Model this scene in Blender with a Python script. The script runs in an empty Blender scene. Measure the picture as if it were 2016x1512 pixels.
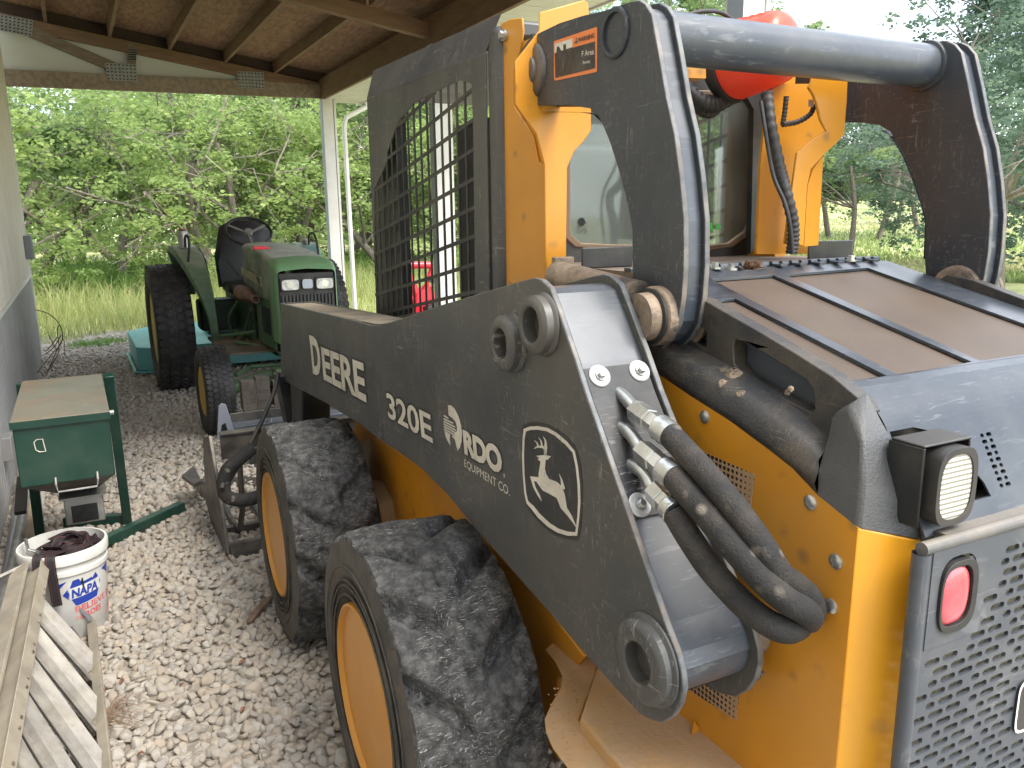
import bpy, bmesh, math, random
import numpy as np
from mathutils import Vector, Matrix, noise
from mathutils.geometry import tessellate_polygon
random.seed(7); rng = np.random.default_rng(7)
SC = bpy.context.scene
COL = SC.collection
rad = math.radians

# ------------------------------------------------------------------ camera
CAM_H = 1.6; FPX = 1560.0; PITCH = 11.9; YAW = 28.5; ROLL = -0.7
_p, _y, _r = rad(PITCH), rad(YAW), rad(ROLL)
FW = np.array([math.sin(_y)*math.cos(_p), math.cos(_y)*math.cos(_p), -math.sin(_p)])
_rt = np.array([math.cos(_y), -math.sin(_y), 0.0]); _up = np.cross(_rt, FW)
RT = _rt*math.cos(_r)+_up*math.sin(_r); UP = _up*math.cos(_r)-_rt*math.sin(_r)
EYE = np.array([0.0, 0.0, CAM_H])
cam_data = bpy.data.cameras.new('camera'); cam = bpy.data.objects.new('camera', cam_data)
COL.objects.link(cam); SC.camera = cam
cam_data.sensor_width = 36.0; cam_data.sensor_fit = 'HORIZONTAL'; cam_data.lens = FPX/2016*36
cam_data.clip_start = 0.02; cam_data.clip_end = 2000
_m = Matrix(((RT[0], UP[0], -FW[0], 0), (RT[1], UP[1], -FW[1], 0), (RT[2], UP[2], -FW[2], CAM_H), (0, 0, 0, 1)))
cam.matrix_world = _m

# ------------------------------------------------------------------ world, sun, exposure
SUN_EL, SUN_AZ = 56.0, 150.0          # azimuth measured clockwise from +Y
world = bpy.data.worlds.new('World'); SC.world = world; world.use_nodes = True
wn = world.node_tree.nodes; wl = world.node_tree.links; wn.clear()
wo = wn.new('ShaderNodeOutputWorld'); bg = wn.new('ShaderNodeBackground'); bg.inputs['Strength'].default_value = 0.15
sky = wn.new('ShaderNodeTexSky'); sky.sky_type = 'NISHITA'; sky.sun_disc = False
sky.sun_elevation = rad(SUN_EL); sky.sun_rotation = rad(SUN_AZ)
sky.air_density = 1.0; sky.dust_density = 2.0; sky.ozone_density = 1.0
tc = wn.new('ShaderNodeTexCoord'); mp = wn.new('ShaderNodeMapping'); mp.inputs['Scale'].default_value = (1.0, 1.0, 2.6)
nz = wn.new('ShaderNodeTexNoise'); nz.inputs['Scale'].default_value = 2.6; nz.inputs['Detail'].default_value = 7; nz.inputs['Roughness'].default_value = .55
cr = wn.new('ShaderNodeValToRGB'); cr.color_ramp.elements[0].position = .36; cr.color_ramp.elements[1].position = .60
mx = wn.new('ShaderNodeMix'); mx.data_type = 'RGBA'; mx.inputs['B'].default_value = (9.5, 9.9, 10.4, 1)
wl.new(tc.outputs['Generated'], mp.inputs['Vector']); wl.new(mp.outputs[0], nz.inputs['Vector']); wl.new(nz.outputs['Fac'], cr.inputs[0])
wl.new(cr.outputs[0], mx.inputs['Factor']); wl.new(sky.outputs[0], mx.inputs['A']); wl.new(mx.outputs['Result'], bg.inputs['Color']); wl.new(bg.outputs[0], wo.inputs[0])
sun_d = bpy.data.lights.new('sun', 'SUN'); sun_d.energy = 1.9; sun_d.angle = rad(28); sun_d.color = (1.0, .95, .86)
sun = bpy.data.objects.new('sun', sun_d); COL.objects.link(sun)
_sd = Vector((math.sin(rad(SUN_AZ))*math.cos(rad(SUN_EL)), math.cos(rad(SUN_AZ))*math.cos(rad(SUN_EL)), math.sin(rad(SUN_EL))))
sun.rotation_euler = _sd.to_track_quat('Z', 'Y').to_euler(); sun.location = (6, -8, 12)
SC.view_settings.view_transform = 'Standard'; SC.view_settings.look = 'None'
SC.view_settings.exposure = 1.45; SC.view_settings.gamma = 1; SC.view_settings.use_curve_mapping = False

# ------------------------------------------------------------------ frames and geometry helpers
# building frame = world.  machine frame (u across, v forward, z up) is turned 2 degrees about z.
TM = rad(2.0)
def M2W(p): return (p[0]*math.cos(TM)+p[1]*math.sin(TM), -p[0]*math.sin(TM)+p[1]*math.cos(TM), p[2])
def W2M(p): return (p[0]*math.cos(TM)-p[1]*math.sin(TM), p[0]*math.sin(TM)+p[1]*math.cos(TM), p[2])
ID = lambda p: (p[0], p[1], p[2])
def _ray(px, py): return FW+RT*((px-1008)/FPX)-UP*((py-756)/FPX)
def hit(px, py, x=None, y=None, z=None):                 # building frame: where a surveyed line of sight meets a plane
    r = _ray(px, py)
    i, v = (0, x) if x is not None else (1, y) if y is not None else (2, z)
    return tuple(EYE+r*((v-EYE[i])/r[i]))
def mh(px, py, u=None, v=None, z=None, plane=None):      # the same in the machine frame
    r = np.array(W2M(_ray(px, py)))
    if plane is not None:
        p0, n = np.array(plane[0]), np.array(plane[1]); return tuple(EYE+r*(((p0-EYE)@n)/(r@n)))
    i, q = (0, u) if u is not None else (1, v) if v is not None else (2, z)
    return tuple(EYE+r*((q-EYE[i])/r[i]))
def Zm(x0, y0, s=2.88): return lambda *pts: [(x0+a/s, y0+b/s) for a, b in pts]

WORLD0 = {}
def origin_of(o): return WORLD0.get(o.name, Vector((0, 0, 0)))
def thing(name, label, cat, loc=(0, 0, 0), group=None):
    o = bpy.data.objects.new(name, None); COL.objects.link(o); o.location = loc; o.empty_display_size = .1
    WORLD0[o.name] = Vector(loc); o['label'] = label; o['category'] = cat
    if group: o['group'] = group
    return o
def holder(name, parent):                                 # a part that is only made of sub-parts
    o = bpy.data.objects.new(name, None); COL.objects.link(o); o.parent = parent; o.empty_display_size = .05
    WORLD0[o.name] = origin_of(parent); return o
def tag(o, label, cat, group=None, kind=None):
    if label: o['label'] = label
    if cat: o['category'] = cat
    if group: o['group'] = group
    if kind: o['kind'] = kind
    return o

class MB:
    def __init__(s, fr=ID): s.V = []; s.F = []; s.MI = []; s.fr = fr; s.mi = 0
    def add(s, V, F):
        n = len(s.V); s.V += [tuple(v) for v in V]; s.F += [tuple(i+n for i in f) for f in F]; s.MI += [s.mi]*len(F); return s
    def box(s, a, b):
        x0, y0, z0 = a; x1, y1, z1 = b
        V = [(x0,y0,z0),(x1,y0,z0),(x1,y1,z0),(x0,y1,z0),(x0,y0,z1),(x1,y0,z1),(x1,y1,z1),(x0,y1,z1)]
        return s.add(V, [(0,3,2,1),(4,5,6,7),(0,1,5,4),(1,2,6,5),(2,3,7,6),(3,0,4,7)])
    def hexa(s, b4, t4): return s.add(list(b4)+list(t4), [(0,3,2,1),(4,5,6,7),(0,1,5,4),(1,2,6,5),(2,3,7,6),(3,0,4,7)])
    def beam(s, p, q, w, h, up=(0, 0, 1)):
        p, q = Vector(p), Vector(q); d = (q-p).normalized(); up = Vector(up)
        a = d.cross(up)
        if a.length < 1e-4: a = d.cross(Vector((1, 0, 0)))
        a.normalize(); b = a.cross(d).normalized(); a *= w/2; b *= h/2
        return s.hexa([p-a-b, p+a-b, q+a-b, q-a-b], [p-a+b, p+a+b, q+a+b, q-a+b])
    def tube(s, pts, r, n=10, caps=True, squash=1.0):
        pts = [Vector(p) for p in pts]; rs = r if hasattr(r, '__len__') else [r]*len(pts)
        V = []; ref = None
        for i, p in enumerate(pts):
            d = (pts[min(i+1, len(pts)-1)]-pts[max(i-1, 0)]).normalized()
            if ref is None:
                ref = d.orthogonal().normalized()
            ref = (ref-d*ref.dot(d)); ref = ref.normalized() if ref.length > 1e-6 else d.orthogonal().normalized()
            b = d.cross(ref)
            for k in range(n):
                a = 2*math.pi*k/n; V.append(p+ref*(rs[i]*math.cos(a))+b*(rs[i]*squash*math.sin(a)))
        F = [(i*n+k, i*n+(k+1) % n, (i+1)*n+(k+1) % n, (i+1)*n+k) for i in range(len(pts)-1) for k in range(n)]
        if caps: F += [tuple(range(n))[::-1], tuple(range((len(pts)-1)*n, len(pts)*n))]
        return s.add(V, F)
    def cyl(s, p, q, r, n=20, r2=None, caps=True): return s.tube([p, q], [r, r if r2 is None else r2], n, caps)
    def lathe(s, o, ax, prof, n=32, closed=False):        # prof: (along axis, radius)
        o, ax = Vector(o), Vector(ax).normalized(); a = ax.orthogonal().normalized(); b = ax.cross(a)
        V = [o+ax*h+a*(r*math.cos(t))+b*(r*math.sin(t)) for h, r in prof for t in [2*math.pi*k/n for k in range(n)]]
        m = len(prof)
        F = [(i*n+k, i*n+(k+1) % n, ((i+1) % m)*n+(k+1) % n, ((i+1) % m)*n+k) for i in range(m if closed else m-1) for k in range(n)]
        if not closed:
            if prof[0][1] > 1e-5: F.append(tuple(range(n))[::-1])
            if prof[-1][1] > 1e-5: F.append(tuple(range((m-1)*n, m*n)))
        return s.add(V, F)
    def plate(s, loops, f0, f1):                          # loops: outline then holes (2D); f0/f1 map 2D to the two faces
        loops = [list(l) for l in loops]
        tri = tessellate_polygon([[Vector((a, b, 0)) for a, b in l] for l in loops])
        P = [p for l in loops for p in l]; n = len(P)
        V = [f0(*p) for p in P]+[f1(*p) for p in P]
        F = [tuple(t) for t in tri]+[tuple(i+n for i in reversed(t)) for t in tri]
        o = 0
        for l in loops:
            m = len(l); F += [(o+i, o+(i+1) % m, n+o+(i+1) % m, n+o+i) for i in range(m)]; o += m
        k = len(s.MI); s.add(V, F); s.MI[k+2*len(tri):] = [1]*(len(F)-2*len(tri)); return s
    def uplate(s, loops, u0, u1):                         # plate across u: loops in (v,z)
        return s.plate(loops, lambda a, b: (u0, a, b), lambda a, b: (u1, a, b))
    def vplate(s, loops, v0, v1): return s.plate(loops, lambda a, b: (a, v0, b), lambda a, b: (a, v1, b))
    def zplate(s, loops, z0, z1): return s.plate(loops, lambda a, b: (a, b, z0), lambda a, b: (a, b, z1))
    def build(s, name, mat, parent=None, smooth=35, bevel=0, kind=None, label=None, seg=2):
        me = bpy.data.meshes.new(name); L = origin_of(parent) if parent else Vector((0, 0, 0))
        me.from_pydata([tuple(Vector(s.fr(v))-L) for v in s.V], [], s.F); 
        for m in (mat if isinstance(mat, (list, tuple)) else [mat]): me.materials.append(m)
        if isinstance(mat, (list, tuple)): me.polygons.foreach_set('material_index', s.MI)
        bm = bmesh.new(); bm.from_mesh(me)
        if len(s.V) < 60000: bmesh.ops.recalc_face_normals(bm, faces=bm.faces)
        bm.to_mesh(me); bm.free()
        if smooth:
            me.polygons.foreach_set('use_smooth', [True]*len(me.polygons)); me.set_sharp_from_angle(angle=rad(smooth))
        o = bpy.data.objects.new(name, me); COL.objects.link(o)
        if parent: o.parent = parent; WORLD0[o.name] = L
        if bevel:
            b = o.modifiers.new('bevel', 'BEVEL'); b.width = bevel; b.segments = seg; b.limit_method = 'ANGLE'; b.angle_limit = rad(50); b.harden_normals = False; b.use_clamp_overlap = True
        if kind: o['kind'] = kind
        if label: o['label'] = label
        return o

def text_mesh(txt, bold=0.0, spacing=1.0, shear=0):      # flat lettering as 2D verts/faces, normalised to its own box
    cu = bpy.data.curves.new('t', 'FONT'); cu.body = txt; cu.size = 1; cu.offset = bold; cu.space_character = spacing; cu.shear = shear; cu.resolution_u = 3
    ob = bpy.data.objects.new('t', cu); COL.objects.link(ob)
    dg = bpy.context.evaluated_depsgraph_get(); me = bpy.data.meshes.new_from_object(ob.evaluated_get(dg))
    V = np.array([v.co[:2] for v in me.vertices]); F = [tuple(p.vertices) for p in me.polygons]
    bpy.data.objects.remove(ob); bpy.data.curves.remove(cu); bpy.data.meshes.remove(me)
    lo, hi = V.min(0), V.max(0); return (V-lo)/(hi-lo), F
def quadmap(bl, br, tl, tr, off=(0, 0, 0)):               # map unit square onto four 3D corners
    bl, br, tl, tr, off = map(np.array, (bl, br, tl, tr, off))
    return lambda a, b: tuple((1-a)*(1-b)*bl+a*(1-b)*br+(1-a)*b*tl+a*b*tr+off)
def letters(mb, txt, q, bold=0.0, spacing=1.0, shear=0):
    V, F = text_mesh(txt, bold, spacing, shear); return mb.add([q(a, b) for a, b in V], F)

# ------------------------------------------------------------------ materials
def mat(name, c, rough=.5, metal=0.0, c2=None, s2=5.0, t2=(.4, .6), bump=0.0, bs=60.0, dust=0.0, dustc=(.42, .32, .2), ds=4.0,
        updust=0.0, scratch=0.0, scrc=(.3, .28, .26), scs=14.0, spots=0.0, spotc=(.5, .48, .44), sps=60, coat=0.0, trans=0.0, stretch=(1, 1, 1), spec=.5, rvar=.15):
    m = bpy.data.materials.new(name); m.use_nodes = True; N = m.node_tree.nodes; L = m.node_tree.links
    b = N['Principled BSDF']; b.inputs['Metallic'].default_value = metal; b.inputs['Specular IOR Level'].default_value = spec
    b.inputs['Coat Weight'].default_value = coat; b.inputs['Coat Roughness'].default_value = .12
    tc = N.new('ShaderNodeTexCoord'); mp = N.new('ShaderNodeMapping'); mp.inputs['Scale'].default_value = stretch
    L.new(tc.outputs['Object'], mp.inputs['Vector']); vec = mp.outputs[0]
    def noise_(sc, det=6, ro=.6, v=None, dist=0):
        n = N.new('ShaderNodeTexNoise'); n.inputs['Scale'].default_value = sc; n.inputs['Detail'].default_value = det; n.inputs['Roughness'].default_value = ro
        n.inputs['Distortion'].default_value = dist; L.new(v or vec, n.inputs['Vector']); return n.outputs['Fac']
    def ramp(src, a, bb):
        r = N.new('ShaderNodeMapRange'); r.inputs['From Min'].default_value = a; r.inputs['From Max'].default_value = bb; L.new(src, r.inputs['Value']); return r.outputs[0]
    def mul(a, k):
        q = N.new('ShaderNodeMath'); q.operation = 'MULTIPLY'; L.new(a, q.inputs[0])
        if isinstance(k, (int, float)): q.inputs[1].default_value = k
        else: L.new(k, q.inputs[1])
        return q.outputs[0]
    rgb = N.new('ShaderNodeRGB'); rgb.outputs[0].default_value = (*c, 1); cur = rgb.outputs[0]
    def mix(f, col):
        nonlocal cur
        q = N.new('ShaderNodeMix'); q.data_type = 'RGBA'; L.new(f, q.inputs['Factor']); L.new(cur, q.inputs['A']); q.inputs['B'].default_value = (*col, 1); cur = q.outputs['Result']
    dm = None
    if c2: mix(ramp(noise_(s2), *t2), c2)
    if scratch:
        for k, (st, rot) in enumerate((((1, 1, 14), .3), ((1, 12, 1), .9), ((1, 9, 3), 2.2))):
            w = N.new('ShaderNodeMapping'); w.inputs['Scale'].default_value = st; w.inputs['Rotation'].default_value = (rot*(k+1), rot, rot*.5); L.new(tc.outputs['Object'], w.inputs['Vector'])
            n1 = ramp(noise_(scs, 3, .5, w.outputs[0], 1.2), .635, .69)
            n2 = ramp(noise_(5, 2), .38, .62); mix(mul(mul(n1, n2), scratch), scrc)
    if dust:
        n1 = ramp(noise_(ds, 8, .68), .44, .68); mix(mul(n1, dust), dustc); dm = n1
    if spots:
        vo = N.new('ShaderNodeTexVoronoi'); vo.inputs['Scale'].default_value = sps; L.new(vec, vo.inputs['Vector'])
        n1 = ramp(vo.outputs['Distance'], .32, .12); n2 = ramp(noise_(9, 3), .5, .6); mix(mul(mul(n1, n2), spots), spotc)
    if updust:
        g = N.new('ShaderNodeNewGeometry'); sx = N.new('ShaderNodeSeparateXYZ'); L.new(g.outputs['True Normal'], sx.inputs[0])
        f = mul(ramp(sx.outputs['Z'], .35, .9), ramp(noise_(6, 7, .7), .25, .6)); mix(mul(f, updust), dustc)
    L.new(cur, b.inputs['Base Color'])
    rr = N.new('ShaderNodeMapRange'); rr.inputs['To Min'].default_value = max(.03, rough-rvar); rr.inputs['To Max'].default_value = min(1, rough+rvar); L.new(noise_(11, 4), rr.inputs['Value']); L.new(rr.outputs[0], b.inputs['Roughness'])
    if bump:
        bn = N.new('ShaderNodeBump'); bn.inputs['Strength'].default_value = bump; bn.inputs['Distance'].default_value = .01; L.new(noise_(bs, 6, .6), bn.inputs['Height']); L.new(bn.outputs[0], b.inputs['Normal'])
    if trans:
        t = N.new('ShaderNodeBsdfTranslucent'); L.new(cur, t.inputs[0]); ms = N.new('ShaderNodeMixShader'); ms.inputs[0].default_value = trans
        L.new(b.outputs[0], ms.inputs[1]); L.new(t.outputs[0], ms.inputs[2]); L.new(ms.outputs[0], N['Material Output'].inputs[0])
    return m

DUST = (.40, .30, .19)
m_grey = mat('grey paint', (.040, .043, .046), .40, c2=(.062, .063, .060), s2=1.8, scratch=1.0, scrc=(.22, .20, .175), dust=.42, dustc=(.11, .095, .075), ds=3.4, spots=.2, spotc=(.2, .17, .14), sps=90, rvar=.1)
m_grey2 = mat('grey paint glossy', (.050, .060, .076), .33, c2=(.062, .072, .088), s2=4, scratch=.5, scrc=(.2, .21, .22), dust=.25, dustc=(.16, .15, .13), rvar=.1, coat=.0)
m_greyl = mat('link arm paint', (.027, .033, .042), .42, c2=(.038, .044, .052), s2=3, scratch=.7, scrc=(.16, .15, .14), dust=.18, dustc=(.10, .08, .06), ds=3.2, spots=.25, spotc=(.2, .16, .13), sps=75)
m_edge = mat('worn plate edge', (.11, .12, .125), .45, c2=(.055, .06, .065), s2=30, dust=.4, dustc=(.35, .25, .17), ds=9)
m_hoodp = mat('hood paint', (.028, .035, .046), .34, c2=(.036, .044, .056), s2=4, scratch=.6, scrc=(.14, .15, .16), dust=.3, dustc=(.11, .105, .095), rvar=.1)
m_yel = mat('yellow paint', (.60, .25, .012), .38, c2=(.52, .22, .014), s2=2.5, dust=.18, dustc=(.40, .26, .12), ds=3, spots=.5, spotc=(.12, .08, .05), sps=18, rvar=.08, coat=.15)
m_yeld = mat('dusty yellow paint', (.66, .30, .03), .6, c2=(.42, .27, .13), s2=4, t2=(.35, .6), dust=.6, dustc=(.45, .31, .19), ds=5, updust=.95, bump=.25, bs=80)
m_rub = mat('worn tyre rubber', (.026, .026, .027), .72, c2=(.055, .054, .053), s2=14, t2=(.42, .66), dust=.75, dustc=(.16, .157, .15), ds=42, scratch=1.0, scrc=(.42, .41, .39), scs=34, bump=1.0, bs=60)
m_side = mat('tyre sidewall', (.035, .034, .032), .62, c2=(.07, .062, .052), s2=10, dust=.5, dustc=(.13, .11, .085), ds=7, bump=.3, bs=120)
m_rim = mat('yellow wheel rim', (.56, .235, .018), .42, c2=(.55, .27, .05), s2=6, dust=.35, dustc=(.42, .28, .14), ds=4, rvar=.1)
m_plas = mat('black moulded plastic', (.020, .021, .023), .5, c2=(.03, .03, .03), s2=8, dust=.65, dustc=(.10, .078, .055), ds=9, bump=.25, bs=300, scratch=.6, scrc=(.2, .15, .1), scs=30)
m_plasc = mat('grey moulded plastic', (.060, .064, .068), .45, bump=.3, bs=260, dust=.2, dustc=(.2, .17, .14), ds=4)
m_blk = mat('black rubber', (.018, .018, .018), .6, dust=.4, dustc=(.10, .085, .07), ds=8)
m_blkm = mat('black painted metal', (.014, .015, .016), .4, dust=.5, dustc=(.10, .085, .065), ds=5, updust=.35)
m_hose = mat('braided hose sleeve', (.014, .014, .014), .8, dust=.6, dustc=(.085, .066, .05), ds=7, bump=.5, bs=240, spots=.5, spotc=(.3, .25, .2), sps=30)
m_zinc = mat('zinc plated steel', (.55, .57, .56), .3, metal=.85, c2=(.42, .43, .42), s2=20, dust=.2, dustc=(.4, .36, .3), ds=20)
m_zincw = mat('painted washer steel', (.46, .47, .47), .42, metal=.3, c2=(.34, .34, .33), s2=25)
m_dirt = mat('dirt caked steel', (.21, .155, .105), .7, c2=(.06, .048, .038), s2=14, dust=.7, dustc=(.38, .29, .21), ds=9, bump=.6, bs=50)
m_grease = mat('greasy steel', (.05, .042, .036), .35, c2=(.12, .10, .085), s2=12, dust=.5, dustc=(.16, .12, .09), ds=8, bump=.3, bs=40)
m_decal = mat('decal white', (.60, .57, .49), .5, c2=(.50, .47, .40), s2=12, scratch=.5, scrc=(.1, .09, .08))
m_decalk = mat('decal black', (.016, .017, .018), .35, scratch=.3, scrc=(.2, .19, .17), dust=.15, dustc=(.12, .1, .08))
m_screen = bpy.data.materials.new('screen')   # replaced below
m_red = mat('red lens', (.78, .16, .20), .25, c2=(.52, .06, .07), s2=5, coat=.4)
m_orange = mat('orange lens', (.86, .155, .075), .42, c2=(.80, .12, .06), s2=4, coat=.4, trans=.45, dust=.1, dustc=(.5, .2, .1))
m_oran = mat('orange decal', (.72, .20, .05), .5, dust=.15, ds=6)
m_green = mat('green tractor paint', (.045, .115, .045), .45, c2=(.04, .10, .045), s2=4, dust=.35, dustc=(.16, .19, .12), ds=3, updust=.55)
m_hoodg = mat('dusty green hood', (.075, .13, .075), .6, c2=(.13, .155, .12), s2=5, dust=.7, dustc=(.40, .40, .34), ds=3.5, updust=1.0)
m_feed = mat('dark green feeder paint', (.004, .034, .023), .38, c2=(.006, .041, .028), s2=3, dust=.12, dustc=(.15, .16, .12), ds=6)
m_teal = mat('teal deck paint', (.10, .38, .38), .45, c2=(.14, .45, .46), s2=5, dust=.3, dustc=(.2, .3, .27), ds=6)
m_redp = mat('red paint', (.62, .015, .035), .35, coat=.3)
m_galv = mat('galvanised sheet', (.42, .42, .40), .4, metal=.55, c2=(.30, .30, .29), s2=12, dust=.3, dustc=(.35, .3, .22), ds=6)
m_alu = mat('ladder aluminium', (.30, .285, .26), .6, metal=.2, c2=(.21, .195, .17), s2=14, dust=.3, dustc=(.45, .39, .31), ds=8, spots=.4, spotc=(.2, .13, .09), sps=40)
m_aludirt = mat('dirty ladder rail', (.40, .36, .29), .6, metal=.25, c2=(.30, .27, .22), s2=9, dust=.5, dustc=(.38, .32, .23), ds=6)
m_cream = mat('cream metal siding', (.60, .55, .455), .5, c2=(.54, .49, .40), s2=3, dust=.1, ds=2)
m_wains = mat('grey metal siding', (.30, .30, .29), .5, c2=(.26, .25, .24), s2=3, dust=.15, dustc=(.35, .3, .24), ds=2)
m_white = mat('white trim metal', (.68, .67, .64), .45, c2=(.60, .59, .55), s2=3)
m_wood = mat('truss lumber', (.20, .115, .062), .75, c2=(.13, .072, .04), s2=6, t2=(.35, .65), stretch=(1, 1, 6), bump=.2, bs=30, dust=.25, dustc=(.22, .17, .12), ds=3)
m_woodg = mat('weathered post lumber', (.28, .22, .16), .8, c2=(.20, .15, .11), s2=7, stretch=(3, 3, 3))
def perf_mat(name, base, hole, scale, rough=.6, flat=None, thr=(.30, .36), dust=.4, dustc=(.30, .22, .14)):
    m = bpy.data.materials.new(name); m.use_nodes = True; N = m.node_tree.nodes; L = m.node_tree.links; b = N['Principled BSDF']
    tc = N.new('ShaderNodeTexCoord'); v = N.new('ShaderNodeTexVoronoi'); v.inputs['Scale'].default_value = scale; v.inputs['Randomness'].default_value = 0
    mp = N.new('ShaderNodeMapping'); mp.inputs['Scale'].default_value = flat or (1, 1, 1); L.new(tc.outputs['Object'], mp.inputs['Vector']); L.new(mp.outputs[0], v.inputs['Vector'])
    r = N.new('ShaderNodeMapRange'); r.inputs['From Min'].default_value = thr[0]; r.inputs['From Max'].default_value = thr[1]; L.new(v.outputs['Distance'], r.inputs['Value'])
    n = N.new('ShaderNodeTexNoise'); n.inputs['Scale'].default_value = 7; n.inputs['Detail'].default_value = 8; L.new(tc.outputs['Object'], n.inputs['Vector'])
    r2 = N.new('ShaderNodeMapRange'); r2.inputs['From Min'].default_value = .4; r2.inputs['From Max'].default_value = .7; r2.inputs['To Max'].default_value = dust; L.new(n.outputs['Fac'], r2.inputs['Value'])
    a = N.new('ShaderNodeMix'); a.data_type = 'RGBA'; a.inputs['A'].default_value = (*base, 1); a.inputs['B'].default_value = (*dustc, 1); L.new(r2.outputs[0], a.inputs['Factor'])
    q = N.new('ShaderNodeMix'); q.data_type = 'RGBA'; q.inputs['A'].default_value = (*hole, 1); L.new(r.outputs[0], q.inputs['Factor']); L.new(a.outputs['Result'], q.inputs['B'])
    L.new(q.outputs['Result'], b.inputs['Base Color']); b.inputs['Roughness'].default_value = rough
    bn = N.new('ShaderNodeBump'); bn.inputs['Strength'].default_value = .4; bn.inputs['Distance'].default_value = .002; L.new(r.outputs[0], bn.inputs['Height']); L.new(bn.outputs[0], b.inputs['Normal'])
    return m
m_screen = perf_mat('dusty engine screen', (.088, .060, .040), (.034, .025, .018), 231, flat=(1, 1, 0), dust=.6, dustc=(.13, .09, .06))
m_vent = perf_mat('perforated vent', (.40, .25, .14), (.015, .012, .01), 95, thr=(.36, .44))
def glass_mat(name, tint, dirt, fac, rough=.05):
    m = bpy.data.materials.new(name); m.use_nodes = True; N = m.node_tree.nodes; L = m.node_tree.links; N.clear()
    o = N.new('ShaderNodeOutputMaterial'); t = N.new('ShaderNodeBsdfTransparent'); t.inputs[0].default_value = (*tint, 1)
    d = N.new('ShaderNodeBsdfDiffuse'); d.inputs[0].default_value = (*dirt, 1); g = N.new('ShaderNodeBsdfGlossy'); g.inputs['Roughness'].default_value = rough
    fr = N.new('ShaderNodeFresnel'); fr.inputs[0].default_value = 1.5
    tc = N.new('ShaderNodeTexCoord'); n = N.new('ShaderNodeTexNoise'); n.inputs['Scale'].default_value = 5; n.inputs['Detail'].default_value = 8; L.new(tc.outputs['Object'], n.inputs['Vector'])
    r = N.new('ShaderNodeMapRange'); r.inputs['From Min'].default_value = .3; r.inputs['From Max'].default_value = .7; r.inputs['To Min'].default_value = fac*.75; r.inputs['To Max'].default_value = fac*1.25; L.new(n.outputs['Fac'], r.inputs['Value'])
    a = N.new('ShaderNodeMixShader'); L.new(r.outputs[0], a.inputs[0]); L.new(t.outputs[0], a.inputs[1]); L.new(d.outputs[0], a.inputs[2])
    c = N.new('ShaderNodeMixShader'); L.new(fr.outputs[0], c.inputs[0]); L.new(a.outputs[0], c.inputs[1]); L.new(g.outputs[0], c.inputs[2]); L.new(c.outputs[0], o.inputs[0])
    return m
m_glass = glass_mat('dusty cab glass', (.82, .90, .86), (.33, .37, .34), .26)
m_lens = mat('clear ribbed lens', (.78, .78, .74), .15, c2=(.5, .49, .45), s2=30, coat=.5)
m_chrome = mat('headlight reflector', (.75, .75, .72), .2, metal=.7)

# ------------------------------------------------------------------ tyres
def tyre(name, parent, uc, vc, zc, R, hw, rim_r, fr, lugs, depth, seed, m=None, n=200, chunk=.006, mside=None, skew=.5, lug_w=.6):
    prof = [(-hw*.62, rim_r), (-hw*.80, rim_r+.012), (-hw*.93, rim_r+(R-rim_r)*.25), (-hw*1.0, rim_r+(R-rim_r)*.5), (-hw*.985, rim_r+(R-rim_r)*.70), (-hw*.95, R*.95)]
    k = 40
    tread = [(hw*(-.93+1.86*i/(k-1)), None) for i in range(k)]
    rows = [(a, r, 0) for a, r in prof]+[(a, R*(1-.035*abs(a/hw)**2.5), 1) for a, _ in tread]+[(-a, r, 0) for a, r in prof[::-1]]
    V = []; m_ = len(rows)
    for a, r, t in rows:
        for j in range(n):
            th = 2*math.pi*j/n; rr = r
            if t:
                s = abs(a)/hw
                ph = (th*lugs/(2*math.pi)+s*skew*(1)+(0.5 if a > 0 else 0)) % 1.0
                edge = min(ph, 1-ph)*2
                w_ = noise.noise(Vector((a*14+seed, math.cos(th)*4, math.sin(th)*4)))*.10
                lug = 1/(1+math.exp(-(edge+w_-(1-lug_w))*22))
                sh = min(1, max(0, (s-.10)/.18))
                rr -= depth*(1-lug)*sh*(.75+.5*s)
                rr += .004*math.sin(min(1, edge/(lug_w))*math.pi/2)
                p = Vector((a*9+seed, math.cos(th)*R*9, math.sin(th)*R*9)); q = noise.noise(p)*.6+noise.noise(p*2.3)*.3+noise.noise(p*5.1)*.25
                rr += chunk*q; c = noise.noise(p*3.3+Vector((9, 9, 9)))
                if c > .38: rr -= chunk*1.2*min(1, (c-.38)*9)
            V.append((uc+a, vc+rr*math.cos(th), zc+rr*math.sin(th)))
    F = [(i*n+j, i*n+(j+1) % n, (i+1)*n+(j+1) % n, (i+1)*n+j) for i in range(m_-1) for j in range(n)]
    o = MB(fr); nf = len(prof)-1
    o.add(V, F); o.MI = [1 if (i < nf or i >= m_-1-nf) else 0 for i in range(m_-1) for j in range(n)]
    return o.build(name, [m or m_rub, mside or m_side], parent, smooth=50)
def side_rings(name, parent, u, vc, zc, radii, fr, m):
    b = MB(fr)
    for r in radii: b.lathe((u, vc, zc), (1, 0, 0), [(-.002, r-.003), (-.005, r), (-.002, r+.003), (.004, r)], 64, closed=True)
    return b.build(name, m, parent)

# ================================================================== SKID STEER
CU = 1.372
SS = thing('skid_steer', 'yellow and dark grey skid steer loader with an orange beacon, parked under the shed', 'skid steer', M2W((CU, 2.2, 0)))
MR = M2W
def U7(pts, u=.70): return [mh(x, y, u=u)[1:] for x, y in pts]      # outline in (v,z) on the plane u

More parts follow.
